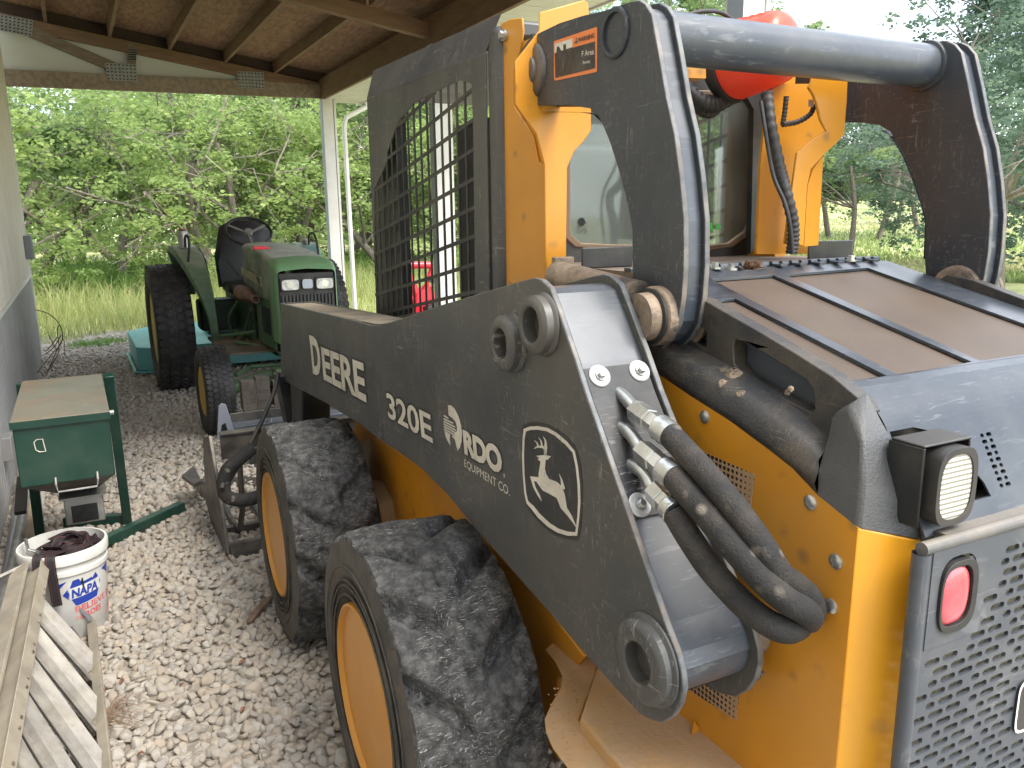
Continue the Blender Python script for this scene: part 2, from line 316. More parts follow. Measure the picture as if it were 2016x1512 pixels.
# ---- lift arm (left)
armpx = [(552,597),(640,618),(700,632),(728,640),(742,640),(765,635),(800,624),(870,600),(960,573),(1030,552),(1050,547),(1066,551),(1082,566),(1099,613),(1132,710),(1155,783),(1176,842),
 (1221,971),(1250,1056),(1285,1157),(1309,1227),(1333,1289),(1342,1327),(1344,1357),(1337,1390),(1323,1412),(1302,1424),(1278,1417),(1257,1404),(1208,1352),(1153,1289),(1069,1192),(1035,1154),(986,1098),(934,1039),(880,973),(833,926),(802,901),(757,872),(708,835),(640,793),(569,755),(553,744)]
arm = U7(armpx)
UA, UB = .70, .862
ARM = MB(MR)
ARM.mi = 0; ARM.uplate([arm], UA, UA+.012)
lift = ARM.build('lift_arm', [m_grey, m_edge], SS, bevel=.0025)
# the far side plate and web of the box section
rear = [p for p in arm]
b = MB(MR); b.uplate([rear], UB-.012, UB); far = b.build('inner_plate', [m_grey, m_edge], lift, bevel=.002)
def inset(path, d):                                        # move a path towards the inside of the plate
    out = []
    for i, p in enumerate(path):
        a = path[max(i-1, 0)]; c = path[min(i+1, len(path)-1)]; t = Vector((c[0]-a[0], c[1]-a[1])).normalized(); out.append((p[0]-t.y*d*-1, p[1]+t.x*d*-1))
    return out
# spine runs along the top edge, round the shoulder and down the rear edge
spine = inset(arm[0:23], .017)
if (Vector(spine[10])-Vector(arm[10])).y > 0: spine = inset(arm[0:23], -.017)
web = MB(MR)
TH = .008
for i in range(len(spine)-1):
    (a, z0), (c, z1) = spine[i], spine[i+1]
    web.add([(UA+.012, a, z0), (UB-.012, a, z0), (UB-.012, c, z1), (UA+.012, c, z1)], [(0, 1, 2, 3)])
webo = web.build('web_plate', m_grey2, lift, smooth=60)
low = inset(arm[28:42], .012)
if (Vector(low[6])-Vector(arm[34])).y < 0: low = inset(arm[28:42], -.012)
b = MB(MR)
for i in range(len(low)-1):
    (a, z0), (c, z1) = low[i], low[i+1]; b.add([(UA+.012, a, z0), (UB-.012, a, z0), (UB-.012, c, z1), (UA+.012, c, z1)], [(0, 1, 2, 3)])
b.build('bottom_web', m_grey, lift, smooth=60)
# front end cap and the drop leg that carries the bucket
f0 = arm[0]; f1 = arm[-1]
b = MB(MR); b.box((UA+.001, f0[0]-.004, f1[1]), (UB-.001, f0[0]+.012, f0[1])); b.build('front_cap', m_grey, lift)
b = MB(MR)
tp = [(UA+.012, f0[0]-.02, f0[1]-.004), (UB-.012, f0[0]-.02, f0[1]-.004), (UB-.012, arm[4][0]+.05, arm[4][1]-.004), (UA+.012, arm[4][0]+.05, arm[4][1]-.004)]
b.add(tp, [(0, 1, 2, 3)]); 
m_dusttop = mat('dust covered steel', (.25, .205, .15), .8, c2=(.09, .085, .08), s2=7, t2=(.5, .75), bump=.3)
b.build('dusty_top', m_dusttop, lift)
b = MB(MR)
b.hexa([(UA+.01, 3.68, .30), (UB-.02, 3.68, .30), (UB-.02, 3.84, .34), (UA+.01, 3.84, .34)], [(UA+.01, 3.55, .86), (UB-.02, 3.55, .86), (UB-.02, 3.82, .88), (UA+.01, 3.82, .88)])
b.build('drop_leg', m_blkm, lift, bevel=.006)
# pivot bosses
def boss(px, py, ro, ri, proud, u=UA, bolt=False, nm='pivot_boss', mt=None):
    _, v, z = mh(px, py, u=u-proud); h = MB(MR)
    h.lathe((u, v, z), (-1, 0, 0), [(.001, ro*1.12), (.004, ro*1.1), (.008, ro), (proud-.008, ro), (proud-.002, ro-.006), (proud, ro-.012), (proud, ri+.004), (proud-.003, ri), (-.05, ri)], 40)
    o = h.build(nm, mt or m_grey, lift)
    k = MB(MR); k.cyl((u+.03, v, z), (u+.034, v, z), ri*1.02, 24); k.build('bore_end', m_dirt, o)
    if bolt:
        k = MB(MR); k.cyl((u+.03, v+.004, z+.003), (u-.004, v+.004, z+.003), .011, 6); k.cyl((u+.03, v+.004, z+.003), (u+.006, v+.004, z+.003), .016, 20); k.build('bolt', m_zinc, o)
    return (v, z)
boss(982, 677, .056, .031, .030, bolt=True)
boss(1042, 640, .054, .033, .030)
PV = boss(1252, 1306, .068, .034, .026)
k = MB(MR); k.cyl((UA+.012, PV[0], PV[1]), (UB-.012, PV[0], PV[1]), .060, 40); k.build('pivot_tube', m_grey2, lift)
k = MB(MR); k.cyl((UB, PV[0], PV[1]), (UB+.05, PV[0], PV[1]), .045, 32); k.cyl((UB+.005, PV[0]-.03, PV[1]-.03), (UB+.02, PV[0]-.06, PV[1]-.05), .008, 8); k.build('pin', m_dirt, lift)
# cover plate with washers on the rear web
def web_at(px, py, u):                                     # point on the rear web seen at this place
    best = None
    for i in range(11, 22):
        a, c = np.array(spine[i]), np.array(spine[i+1]); n = np.array([0, -(c-a)[1], (c-a)[0]]); p0 = np.array([u, a[0], a[1]])
        p = mh(px, py, plane=(p0, n)); t = ((np.array(p[1:])-a)@(c-a))/((c-a)@(c-a))
        if -.001 <= t <= 1.001: best = (p, n/np.linalg.norm(n), c-a); break
    return best
def wpath(y0, y1, lift_by):                                # (v,z) points of the web between two heights, raised off it
    pts = []
    for i in range(11, 22):
        a, c = np.array(spine[i]), np.array(spine[i+1]); n = np.array([-(c-a)[1], (c-a)[0]]); n /= np.linalg.norm(n)
        if n[0] > 0: n = -n
        for t in np.linspace(0, 1, 6):
            q = a+(c-a)*t
            if y1 <= q[1] <= y0: pts.append(tuple(q+n*lift_by))
    return pts
wt = web_at(1200, 722, .78); wb = web_at(1275, 1033, .78)
zt, zb_ = wt[0][2], wb[0][2]
P0 = wpath(zt, zb_, .002); P1 = wpath(zt, zb_, .010)
b = MB(MR); ua, ub = UA+.016, UB-.016
loop = [(ua, *p) for p in P1]; loop2 = [(ub, *p) for p in P1]; n = len(P1)
V = [(ua, *p) for p in P0]+[(ub, *p) for p in P0]+loop+loop2
F = []
for i in range(n-1):
    F += [(2*n+i, 2*n+i+1, 3*n+i+1, 3*n+i), (i, n+i, n+i+1, i+1), (i, i+1, 2*n+i+1, 2*n+i), (n+i, 3*n+i, 3*n+i+1, n+i+1)]
F += [(0, 2*n, 3*n, n), (n-1, 2*n-1, 4*n-1, 3*n-1)]
b.add(V, F); m_cover = mat('cover plate paint', (.014, .016, .019), .55, scratch=.5, dust=.3, dustc=(.14, .12, .1)); cov = b.build('cover_plate', m_cover, lift, smooth=40)
for px, py in ((1175, 745), (1253, 735), (1253, 998)):
    p, nn, _d = web_at(px, py, .78); nn = nn if nn[1] < 0 else -nn
    p = np.array(p)+nn*.010; w = MB(MR); w.lathe(p, nn, [(0, .021), (.002, .021), (.0035, .019), (.0035, .008)], 32); wo_ = w.build('washer', m_zincw, lift)
    w = MB(MR); w.lathe(p, nn, [(.003, .0105), (.006, .0105), (.007, .010)], 24); w.lathe(p, nn, [(.005, .0078), (.012, .0078), (.014, .006)], 6); w.build('bolt', m_zinc, wo_)
# lettering and emblem on the arm
ZA = Zm(840, 780, 1714/340); ZD = Zm(540, 580, 1701/360)
def q7(pts, u=UA-.0012):                                    # bl, br, tl, tr in pixels
    return quadmap(*[mh(x, y, u=u) for x, y in pts])
def film(txt, pts, bold, sp, kx, ky):                       # dark film edge of the stickers
    bl, br, tl, tr = [np.array(p, float) for p in pts]; ax, ay = (br-bl)*kx, (tl-bl)*ky
    k = MB(MR); letters(k, txt, q7([bl-ax-ay, br+ax-ay, tl-ax+ay, tr+ax+ay], UA-.0006), bold, sp); k.build('sticker_film', m_decalk, lift, smooth=0)
film('D', ZD((362,735),(437,770),(325,378),(405,395)), .085, 1, .16, .06); film('EERE', ZD((460,790),(858,1005),(432,485),(830,640)), .085, .95, .035, .07)
film('320E', ZD((1062,1145),(1476,1388),(1036,905),(1452,1115)), .075, .97, .03, .08); film('RDO', ZA((375,575),(755,795),(355,325),(735,510)), .11, .92, .04, .07)
b = MB(MR)
letters(b, 'D', q7(ZD((360,735),(440,772),(323,376),(412,402))), .045)
letters(b, 'EERE', q7(ZD((460,790),(858,1005),(432,485),(830,640))), .028, .95)
lt = b.build('lettering', m_decal, lift, smooth=0)
b = MB(MR); letters(b, '320E', q7(ZD((1062,1145),(1476,1388),(1036,905),(1452,1115))), .02, .97); b.build('lettering', m_decal, lift, smooth=0)
b = MB(MR); letters(b, 'RDO', q7(ZA((375,575),(755,795),(355,325),(735,510))), .05, .92); b.build('lettering', m_decal, lift, smooth=0)
b = MB(MR); letters(b, 'EQUIPMENT CO.', q7(ZA((372,708),(825,1010),(372,622),(822,900))), .0, 1.0); b.build('lettering', m_decal, lift, smooth=0)
b = MB(MR); letters(b, 'R', q7(ZA((763,802),(778,812),(762,770),(776,782))), 0)
cc = [mh(*p, u=UA-.0012) for p in ZA((770, 787))][0]; b.lathe(cc, (1, 0, 0), [(0, .0040), (0, .0046)], 24); b.build('lettering', m_decal, lift, smooth=0)
def polyuv(mb, pts, u, t=.0004): return mb.uplate([U7(pts, u)], u, u+t)
b = MB(MR)
polyuv(b, ZA((210,90),(240,92),(275,125),(315,200),(340,290),(350,380),(345,450),(330,510),(308,538),(295,500),(280,430),(250,400),(300,345),(300,300),(285,250),(250,212),(218,190)), UA-.0012)
for k, (a, c) in enumerate((((170,185),(215,215)), ((168,218),(262,262)), ((168,243),(282,300)), ((168,268),(288,332)), ((170,293),(288,358)), ((173,318),(278,380)))):
    polyuv(b, ZA(a, c, (c[0], c[1]+14), (a[0], a[1]+14)), UA-.0012)
polyuv(b, ZA((175,340),(232,378),(228,430),(236,490),(210,450),(188,400)), UA-.0012)
b.build('round_logo', m_decal, lift, smooth=0)
b = MB(MR)
sh_out = ZA((952,292),(1010,262),(1100,255),(1200,278),(1300,330),(1400,410),(1470,495),(1500,560),(1528,680),(1545,850),(1545,1000),(1542,1200),(1525,1350),(1505,1430),(1400,1420),(1250,1370),(1150,1290),(1050,1180),(985,1080),(960,960),(945,780),(935,600),(938,430))
polyuv(b, sh_out, UA-.0008); em = b.build('emblem', m_decalk, lift, smooth=0)
w_out = ZA((962,325),(1020,302),(1100,297),(1200,315),(1290,365),(1390,450),(1468,545),(1500,700),(1520,880),(1525,1050),(1515,1200),(1492,1385),(1400,1385),(1300,1355),(1200,1295),(1100,1200),(1040,1120),(990,1065),(968,960),(952,780),(945,600),(950,430))
w_in = ZA((985,350),(1030,335),(1100,332),(1190,348),(1270,390),(1370,475),(1448,560),(1478,700),(1497,880),(1502,1050),(1495,1190),(1475,1350),(1400,1345),(1310,1315),(1220,1260),(1120,1165),(1060,1090),(1005,1040),(985,950),(970,780),(965,600),(970,430))
b = MB(MR); b.uplate([U7(w_out, UA-.0014), U7(w_in, UA-.0014)], UA-.0014, UA-.0010)
deer = ZA((1085,592),(1160,585),(1190,588),(1232,597),(1200,632),(1180,628),(1172,720),(1185,775),(1215,822),(1290,850),(1335,890),(1330,830),(1313,770),(1345,830),(1372,918),(1352,928),(1370,980),(1390,1105),(1440,1190),(1500,1330),(1460,1270),(1400,1190),(1330,1110),(1290,1010),(1210,965),(1150,935),(1090,850),(1062,840),(1080,905),(1120,980),(1140,1042),(1100,985),(1060,910),(1025,795),(1110,805),(1112,760),(1130,650),(1100,625),(1118,612))
polyuv(b, deer, UA-.0014, .0004)
for a in (((1165,582),(1163,530),(1150,515),(1100,510),(1062,524),(1085,500),(1130,490),(1165,498),(1182,530),(1186,584)),
          ((1098,500),(1090,465),(1065,438),(1100,462),(1112,495)), ((1135,492),(1128,440),(1105,405),(1140,445),(1152,495)), ((1166,500),(1172,450),(1155,398),(1185,440),(1195,510),(1186,584),(1170,584))):
    polyuv(b, ZA(*a), UA-.0014, .0004)
b.build('leaping_deer', m_decal, em, smooth=0)

# ---- link arms (pair, mirrored across the machine)
linkpx = [(1015,146),(1018,118),(1026,97),(1040,78),(1060,65),(1101,45),(1145,31),(1188,21),(1240,3),(1258,0),(1270,8),(1282,28),(1296,104),(1310,188),(1327,264),(1338,347),(1346,434),(1346,525),(1342,585),(1334,640),(1318,669),(1301,686),(1280,680),(1262,650),(1250,600),(1245,540),(1244,451),(1237,410),(1219,340),(1202,285),(1188,250),(1178,229),(1160,213),(1129,208),(1060,208),(1039,198),(1025,180)]
UL0, UL1 = .912, .972
link = U7(linkpx, UL0)
TUBE = (1.34, 1.938)
def circ2(c, r, n=28): return [(c[0]+r*math.cos(2*math.pi*i/n), c[1]+r*math.sin(2*math.pi*i/n)) for i in range(n)]
th_c = mh(1212, 65, u=UL0)[1:]
m_bore_shade = mat('bore shade', (.012, .014, .022), .6)  # near-black disc colour, painted shade inside the hollow tube
def make_link(mir):
    X = (lambda u: 2*CU-u) if mir else (lambda u: u)
    fr = lambda p: M2W((X(p[0]), p[1], p[2]))
    o = MB(fr); o.uplate([link, circ2(th_c, .036)], UL0, UL0+.012); lo = o.build('link_arm', [m_greyl, m_edge], SS, bevel=.002)
    o = MB(fr); o.uplate([link], UL1-.012, UL1); o.build('inner_plate', [m_greyl, m_edge], lo, bevel=.002)
    sp = inset(link[8:22], .012); 
    if Vector(sp[6])[0] < link[14][0]: sp = inset(link[8:22], -.012)
    o = MB(fr)
    for i in range(len(sp)-1):
        (a, z0), (c, z1) = sp[i], sp[i+1]; o.add([(UL0+.012, a, z0), (UL1-.012, a, z0), (UL1-.012, c, z1), (UL0+.012, c, z1)], [(0, 1, 2, 3)])
    o.build('rear_web', m_grey2, lo, smooth=60)
    sp = inset(link[25:36], .012)
    o = MB(fr)
    for i in range(len(sp)-1):
        (a, z0), (c, z1) = sp[i], sp[i+1]; o.add([(UL0+.012, a, z0), (UL1-.012, a, z0), (UL1-.012, c, z1), (UL0+.012, c, z1)], [(0, 1, 2, 3)])
    o.build('front_web', m_greyl, lo, smooth=60)
    o = MB(fr); o.lathe((UL0, *th_c), (-1, 0, 0), [(.0, .047), (.004, .047), (.006, .044), (.007, .041), (.006, .037), (-.04, .036)], 40); o.build('tube_collar', m_greyl, lo)
    o = MB(fr); o.cyl((UL0+.036, *th_c), (UL0+.040, *th_c), .037, 28); o.build('bore_shade_disc', m_bore_shade, lo)
    c = mh(1040, 140, u=UL0-.012)[1:]
    o = MB(fr); o.lathe((UL0, *c), (-1, 0, 0), [(0, .062), (.006, .060), (.012, .050), (.012, .036), (.018, .034), (.022, .026), (.022, .0)], 36); pn = o.build('pin_cap', m_grease, lo)
    o = MB(fr); o.lathe((UL0-.02, *c), (-1, 0, 0), [(0, .014), (.012, .014), (.013, .011)], 6); o.build('bolt', m_grease, pn)
    c2 = mh(1290, 622, u=UL0-.01)[1:]
    o = MB(fr); o.lathe((UL0+.002, *c2), (-1, 0, 0), [(0, .056), (.018, .056), (.022, .050), (.022, .046), (.052, .044)], 40); o.build('pin_bushing', m_dirt, lo)
    o = MB(fr); o.lathe((UL0-.020, *c2), (-1, 0, 0), [(0, .052), (.006, .053), (.008, .046)], 36); o.build('seal_ring', m_blk, lo)
    o = MB(fr); o.lathe((UL1, *c2), (1, 0, 0), [(0, .062), (.010, .060), (.014, .052), (.014, .036), (.002, .034), (.002, 0)], 36); ib = o.build('pivot_ring', m_dirt, lo)
    o = MB(fr); o.lathe((UL1+.002, *c2), (1, 0, 0), [(0, .018), (.016, .018), (.018, .014)], 6); o.build('bolt', m_dirt, ib)
    return lo, c, c2
linkL, PT, PB = make_link(False); linkR, _, _ = make_link(True)
b = MB(MR); b.cyl((UL1-.011, *TUBE), (2*CU-UL1+.011, *TUBE), .049, 48); tq = b.build('torque_tube', m_grey2, SS)
for uu in (2*CU-UL1-.004, UL1+.004):
    b = MB(MR); b.lathe((uu, *TUBE), (1, 0, 0), [(-.006, .049), (-.004, .056), (.004, .058), (.006, .05)], 40); b.build('weld_bead', m_greyl, tq)
# warning decal on the left link
ZW = Zm(1030, 30, 2016/300); uw = UL0-.0010
def qw(pts, d=0): return quadmap(*[mh(x, y, u=uw-d) for x, y in ZW(*pts)])
b = MB(MR); b.uplate([[mh(x, y, u=uw)[1:] for x, y in ZW((405,345),(965,155),(978,165),(975,740),(962,752),(430,865),(408,845))]], uw, uw+.0005); wd = b.build('warning_decal', m_oran, linkL, smooth=0)
def wpoly(pts, m, d): 
    k = MB(MR); k.uplate([[mh(x, y, u=uw-d)[1:] for x, y in ZW(*pts)]], uw-d, uw-d+.0003); k.build('decal_panel', m, linkL, smooth=0)
wpoly(((415,380),(650,305),(650,420),(415,500)), m_decal, .0006)
m_soot = mat('sooty decal', (.045, .032, .024), .6, c2=(.30, .24, .18), s2=60, t2=(.62, .72)); wpoly(((415,503),(650,423),(648,775),(425,830)), m_soot, .0006)
wpoly(((652,430),(950,345),(950,700),(652,775)), mat('faded decal black', (.022, .022, .022), .5, c2=(.06, .05, .04), s2=30), .0006)
b = MB(MR); letters(b, 'WARNING', qw(((725,362),(942,300),(720,300),(942,232)), .0008), .02); b.uplate([[mh(x, y, u=uw-.0008)[1:] for x, y in ZW((675,378),(720,365),(700,290))]], uw-.0008, uw-.0005); b.build('lettering', m_decalk, linkL, smooth=0)
b = MB(MR); letters(b, '!', qw(((694,362),(702,360),(694,318),(702,314)), .0011), .02)
letters(b, 'F Area', qw(((775,548),(935,515),(775,475),(935,440)), .0011), .01); letters(b, 'Away', qw(((785,665),(888,640),(785,605),(888,580)), .0011), .01); b.build('lettering', m_decal, linkL, smooth=0)
b = MB(MR)
b.uplate([[mh(x, y, u=uw-.0010)[1:] for x, y in ZW((445,420),(470,410),(530,520),(530,390),(565,378),(565,490),(600,560),(525,760),(500,600),(440,480))]], uw-.0010, uw-.0007); b.build('pictogram', m_decalk, linkL, smooth=0)
def grow(l, d):
    c = np.mean(l, 0); o = []
    for p in l:
        w = np.array(p)-c; o.append(tuple(c+w*(1+d/np.linalg.norm(w))))
    return o
# ---- body side panel (rear left), chamfered corner
def side3(pts): return [mh(x, y, u=u) for x, y, u in pts]
US = .918
top = U7([(1262,715),(1294,735),(1360,780),(1436,828),(1512,884),(1560,922),(1610,975),(1689,1039)], US)
fold_t = mh(1689, 1039, u=US); fold_b = mh(1640, 1512, u=US)
fold_b = (US, fold_b[1]+.0, .36)
outl = [(1.62, .36)]+[(1.62, 1.30)]+top[0:]+[(fold_b[1], .36)]
venta = U7([(1372,883),(1487,935),(1478,1000),(1462,1002),(1330,905)], US); ventb = U7([(1318,1332),(1350,1330),(1455,1372),(1450,1418),(1400,1385),(1345,1350)], US)
b = MB(MR); b.uplate([outl], US, US+.004); sp_ = b.build('side_panel', m_yel, SS)
for vv in (venta, ventb):
    b = MB(MR); b.uplate([vv], US-.0015, US+.001); b.build('vent', m_vent, sp_)
CRU = 1.0
c_t = mh(1815, 1065, u=CRU); c_b = mh(1755, 1512, u=CRU)
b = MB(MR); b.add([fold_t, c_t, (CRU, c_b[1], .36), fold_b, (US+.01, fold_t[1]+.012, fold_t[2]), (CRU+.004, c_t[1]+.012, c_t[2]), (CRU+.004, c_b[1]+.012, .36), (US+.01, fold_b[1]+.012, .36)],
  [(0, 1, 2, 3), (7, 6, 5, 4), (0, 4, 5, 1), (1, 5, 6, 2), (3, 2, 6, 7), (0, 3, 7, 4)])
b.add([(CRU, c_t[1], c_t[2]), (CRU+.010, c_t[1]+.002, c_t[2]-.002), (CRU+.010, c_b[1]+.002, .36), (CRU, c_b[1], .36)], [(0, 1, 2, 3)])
b.build('corner_panel', mat('lit side yellow paint', (.72, .33, .018), .32, c2=(.70, .315, .02), s2=2.5, dust=.10, dustc=(.40, .26, .12), ds=4, spots=.3, spotc=(.2, .12, .08), sps=14, coat=.2), SS, bevel=.003)  # brighter copy of the yellow; light on the chamfer put into its colour
for px, py in ((1385,821),(1593,990),(1643,1106),(1633,1194)):
    p = mh(px, py, u=US-.003); b = MB(MR); b.lathe((US, p[1], p[2]), (-1, 0, 0), [(-.001, .0125), (.002, .012), (.005, .008), (.0062, .003), (.0062, 0)], 20); b.build('carriage_bolt', m_zinc, sp_)
# right side panel, mirrored and simple
mir = lambda p: M2W((2*CU-p[0], p[1], p[2]))
b = MB(mir); b.uplate([outl], US, US+.004); b.add([fold_t, c_t, (CRU, c_b[1], .36), fold_b], [(0, 1, 2, 3)]); b.build('side_panel', m_yel, SS)
# ---- lower chassis: yellow tub between the wheels
b = MB(MR); b.uplate([[(1.50,.28),(1.50,.78),(2.2,.92),(3.18,.86),(3.35,.6),(3.30,.28)]], .865, 2*CU-.865); tub = b.build('chassis', m_yel, SS, bevel=.01)
b = MB(MR); b.uplate([U7([(700,870),(745,860),(900,960),(1000,1080),(1160,1290),(1120,1340),(1065,1290),(985,1170),(930,1080),(760,1060)], .868)], .855, .866); b.build('chain_case', m_yel, tub, bevel=.004)
for px, py in ((770,1006),(797,1038),(744,1027),(762,1043)):
    p = mh(px, py, u=.855); b = MB(MR); b.cyl((.856, p[1], p[2]), (.842, p[1], p[2]), .011, 6); b.build('bolt', m_yel, tub)
p = mh(1090, 1250, u=.90); b = MB(MR); b.cyl((.905, p[1], p[2]), (.892, p[1], p[2]), .0085, 6); b.build('bolt', m_zinc, tub)
# hub flange between tyre and body
b = MB(MR)
fl = [(713,945),(727,952),(745,990),(752,1030),(753,1075),(742,1078),(735,1040),(738,1000),(722,965)]
b.uplate([U7(fl, .80)], .80, .87); b.build('axle_flange', m_yeld, tub)
# ---- ledge and curved fender bracket behind the rear tyre
def zl(pts, z): return [mh(x, y, z=z)[:2] for x, y in pts]
zf = .60
cb = zl([(1073,1277),(1093,1300),(1108,1330),(1104,1352),(1085,1385),(1072,1414),(1075,1440),(1088,1470),(1120,1512),(1160,1560),(1260,1580),(1225,1515),(1168,1450),(1140,1418),(1152,1385),(1172,1330),(1180,1300),(1120,1240)], zf)
b = MB(MR); b.zplate([cb], zf-.006, zf); b.build('fender_bracket', m_yeld, tub, bevel=.003)
zs = .63
st = zl([(1176,1310),(1142,1415),(1240,1530),(1330,1600),(1560,1600),(1470,1510),(1345,1395),(1300,1340),(1240,1310)], zs)
b = MB(MR); b.zplate([st], .40, zs); stp = b.build('step_box', m_yeld, tub, bevel=.006)
p = mh(1365, 1438, z=zs); b = MB(MR); b.add([(p[0]-.012, p[1]-.01, zs), (p[0]+.014, p[1]-.004, zs), (p[0]+.008, p[1]+.012, zs), (p[0], p[1], zs+.022)], [(0, 1, 3), (1, 2, 3), (2, 0, 3)]); b.build('gusset', m_yel, stp, smooth=0)
b = MB(MR)
for _ in range(150):
    x, y = random.choice(cb); px_, py_ = random.choice(((1100,1400),(1110,1440),(1130,1480),(1120,1370),(1130,1330)))
    q = mh(px_+random.gauss(0, 14), py_+random.gauss(0, 22), z=zf); s = random.uniform(.0006, .002)
    b.box((q[0]-s, q[1]-s, zf), (q[0]+s, q[1]+s, zf+s))
b.build('dirt_crumbs', m_yeld, tub, kind='stuff', smooth=0)

# ---- black moulded side rail with hand grip
P = mh
def loft(mb, secs, closed=True):
    n = len(secs[0]); V = [p for s in secs for p in s]; F = []
    for i in range(len(secs)-1):
        for k in range(n if closed else n-1): F.append((i*n+k, i*n+(k+1) % n, (i+1)*n+(k+1) % n, (i+1)*n+k))
    return mb.add(V, F)
def rail(fr, nm):
    low_ = [mh(x, y, u=US) for x, y in ((1262,715),(1294,735),(1360,780),(1436,828),(1512,884),(1560,922),(1610,975))]
    mid_ = [mh(x, y, u=.925) for x, y in ((1276,690),(1310,705),(1375,745),(1452,795),(1528,850),(1576,888),(1612,925))]
    led_ = [mh(x, y, u=.945) for x, y in ((1290,672),(1330,690),(1400,725),(1478,772),(1556,828),(1600,862),(1622,890))]
    inn_ = [mh(x, y, u=.972) for x, y in ((1300,650),(1345,668),(1420,704),(1500,752),(1582,806),(1610,835),(1632,858))]
    back = [(a[0]+.05, a[1], a[2]-.02) for a in inn_]
    o = MB(fr)
    secs = []
    for l, m, d, i, k in zip(low_, mid_, led_, inn_, back):
        L_, M_, D_, I_ = map(np.array, (l, m, d, i))
        secs.append([tuple(L_+np.array([.012, 0, -.01])), tuple(L_), tuple(L_*.5+M_*.5+np.array([-.008, 0, 0])), tuple(M_), tuple(M_*.5+D_*.5+np.array([-.006, 0, .003])), tuple(D_), tuple(D_*.5+I_*.5+np.array([0, 0, -.004])), tuple(I_), k])
    loft(o, secs, False); r0 = o.build(nm, m_plas, SS, smooth=60)
    # grip bar, swept
    g = [(1352,598,.966),(1385,612,.968),(1440,638,.970),(1500,668,.972),(1560,706,.974),(1610,742,.975),(1650,785,.972),(1672,835,.965)]
    ug = .968
    wl = U7([(1340,575),(1385,590),(1440,622),(1500,656),(1570,698),(1640,742),(1692,786),(1706,812),(1700,870),(1660,905),(1600,872),(1520,818),(1430,765),(1340,708),(1290,672),(1300,610)], ug)
    h1 = U7([(1443,680),(1447,668),(1462,672),(1520,705),(1588,748),(1602,770),(1604,806),(1596,812),(1530,778),(1462,738),(1445,716)], ug); h2 = U7([(1350,628),(1384,646),(1390,655),(1390,684),(1376,680),(1350,664)], ug)
    o = MB(fr); o.uplate([wl, h1, h2], ug, ug+.030); o.build('grip_frame', m_plas, r0, smooth=40, bevel=.009, seg=4)
    # posts holding the bar
    for q in (((1405,650),(1418,700),(1440,716)), ((1345,625),(1350,650),(1352,680)), ):
        pass
    # rear fairing
    A = dict(a=(1689,1039,US), b=(1610,975,US), c=(1612,925,.925), d=(1622,890,.945), e=(1632,858,.960), f=(1640,815,.958), g=(1668,800,.950), h=(1699,868,.930), i=(1697,950,.922),
             j=(1700,778,.972), k=(1735,830,.986), l=(1757,868,.992), m=(1780,930,.998), n=(1800,1000,1.0), o=(1815,1062,1.0), p=(1650,762,.975))
    A = {k: mh(x, y, u=u) for k, (x, y, u) in A.items()}; K = list(A); ix = {k: i for i, k in enumerate(K)}
    F = ['abcih', 'cdeh', 'ch', 'efgh', 'gjh', 'fpjg', 'hjk', 'hkl', 'hlm', 'him', 'imn', 'iano']
    F = ['abci', 'cdhi', 'defh', 'fgh', 'gjh', 'fjg', 'jkh', 'klh', 'lmih', 'mni', 'noai']
    o = MB(fr); V = [A[k] for k in K]; o.add(V, [tuple(ix[c] for c in f) for f in F])
    Vb = [(p[0]+.012, p[1]+.012, p[2]-.004) for p in V]; 
    fa = o.build('rear_fairing', m_plasc, r0, smooth=25, bevel=.006, seg=3)
    # inner wall seen through the grip opening
    o = MB(fr); w = [mh(*q, u=1.0) for q in ((1340,600),(1440,640),(1560,706),(1660,790),(1640,900),(1580,860),(1450,770),(1330,690))]
    o.add(w, [tuple(range(8))]); o.build('inner_wall', m_grey2, r0)
    return r0
rl = rail(MR, 'side_rail'); rr_ = rail(mir, 'side_rail')
for px, py, s in ((1440,735,.017),(1422,728,.010),(1420,755,.011),(1455,775,.008),(1335,700,.009),(1330,712,.006),(1470,826,.005),(1552,765,.005),(1545,772,.004)):
    p = mh(px, py, u=.955 if py < 740 else .93); b = MB(MR); bm_ = []
    b.lathe((p[0]+.004, p[1], p[2]), (-.45, -.2, .85), [(-.004, s), (.0, s*.96), (.003, s*.6), (.0042, 0)], 11)
    for i, v in enumerate(b.V): b.V[i] = (v[0]+random.gauss(0, s*.08), v[1]+random.gauss(0, s*.16), v[2]+random.gauss(0, s*.08))
    b.build('mud_splat', m_dirt, rl)

# ---- engine hood with three screens
HZ = [mh(1382, 534, v=1.38), mh(1677, 752, u=.998)]
hv0, hz0 = 1.385, 1.481; hv1, hz1 = .835, 1.347; hv2, hz2 = .765, 1.303
sl = (hz0-hz1)/(hv0-hv1); hn = (0, -sl, 1.0); hp = (1.0, hv1, hz1)
HU0 = .992; HU1 = 2*CU-.992
def hp2(x, y): q = mh(x, y, plane=(hp, hn)); return (q[0], q[1])
def hz(v): return hz1+(v-hv1)*sl
hl = [(HU0, hv0), (HU1, hv0), (HU1, hv1), (HU0, hv1)]
s1 = [hp2(*p) for p in ((1392,591),(1447,587),(1746,740),(1678,752),(1510,664))]
s2 = [hp2(*p) for p in ((1400,549),(1522,541),(1913,712),(1771,738),(1458,580))]
s3 = [hp2(*p) for p in ((1545,540),(1708,527))]+[(s2[2][0]+.30, hv1+.035), (s2[2][0]+.022, s2[2][1])]
s3[2] = (s3[1][0]+.005, s2[2][1]); 
s1[0] = (max(s1[0][0], HU0+.012), s1[0][1]); s1[3] = (max(s1[3][0], HU0+.01), s1[3][1]); s1[4] = (max(s1[4][0], HU0+.008), s1[4][1])
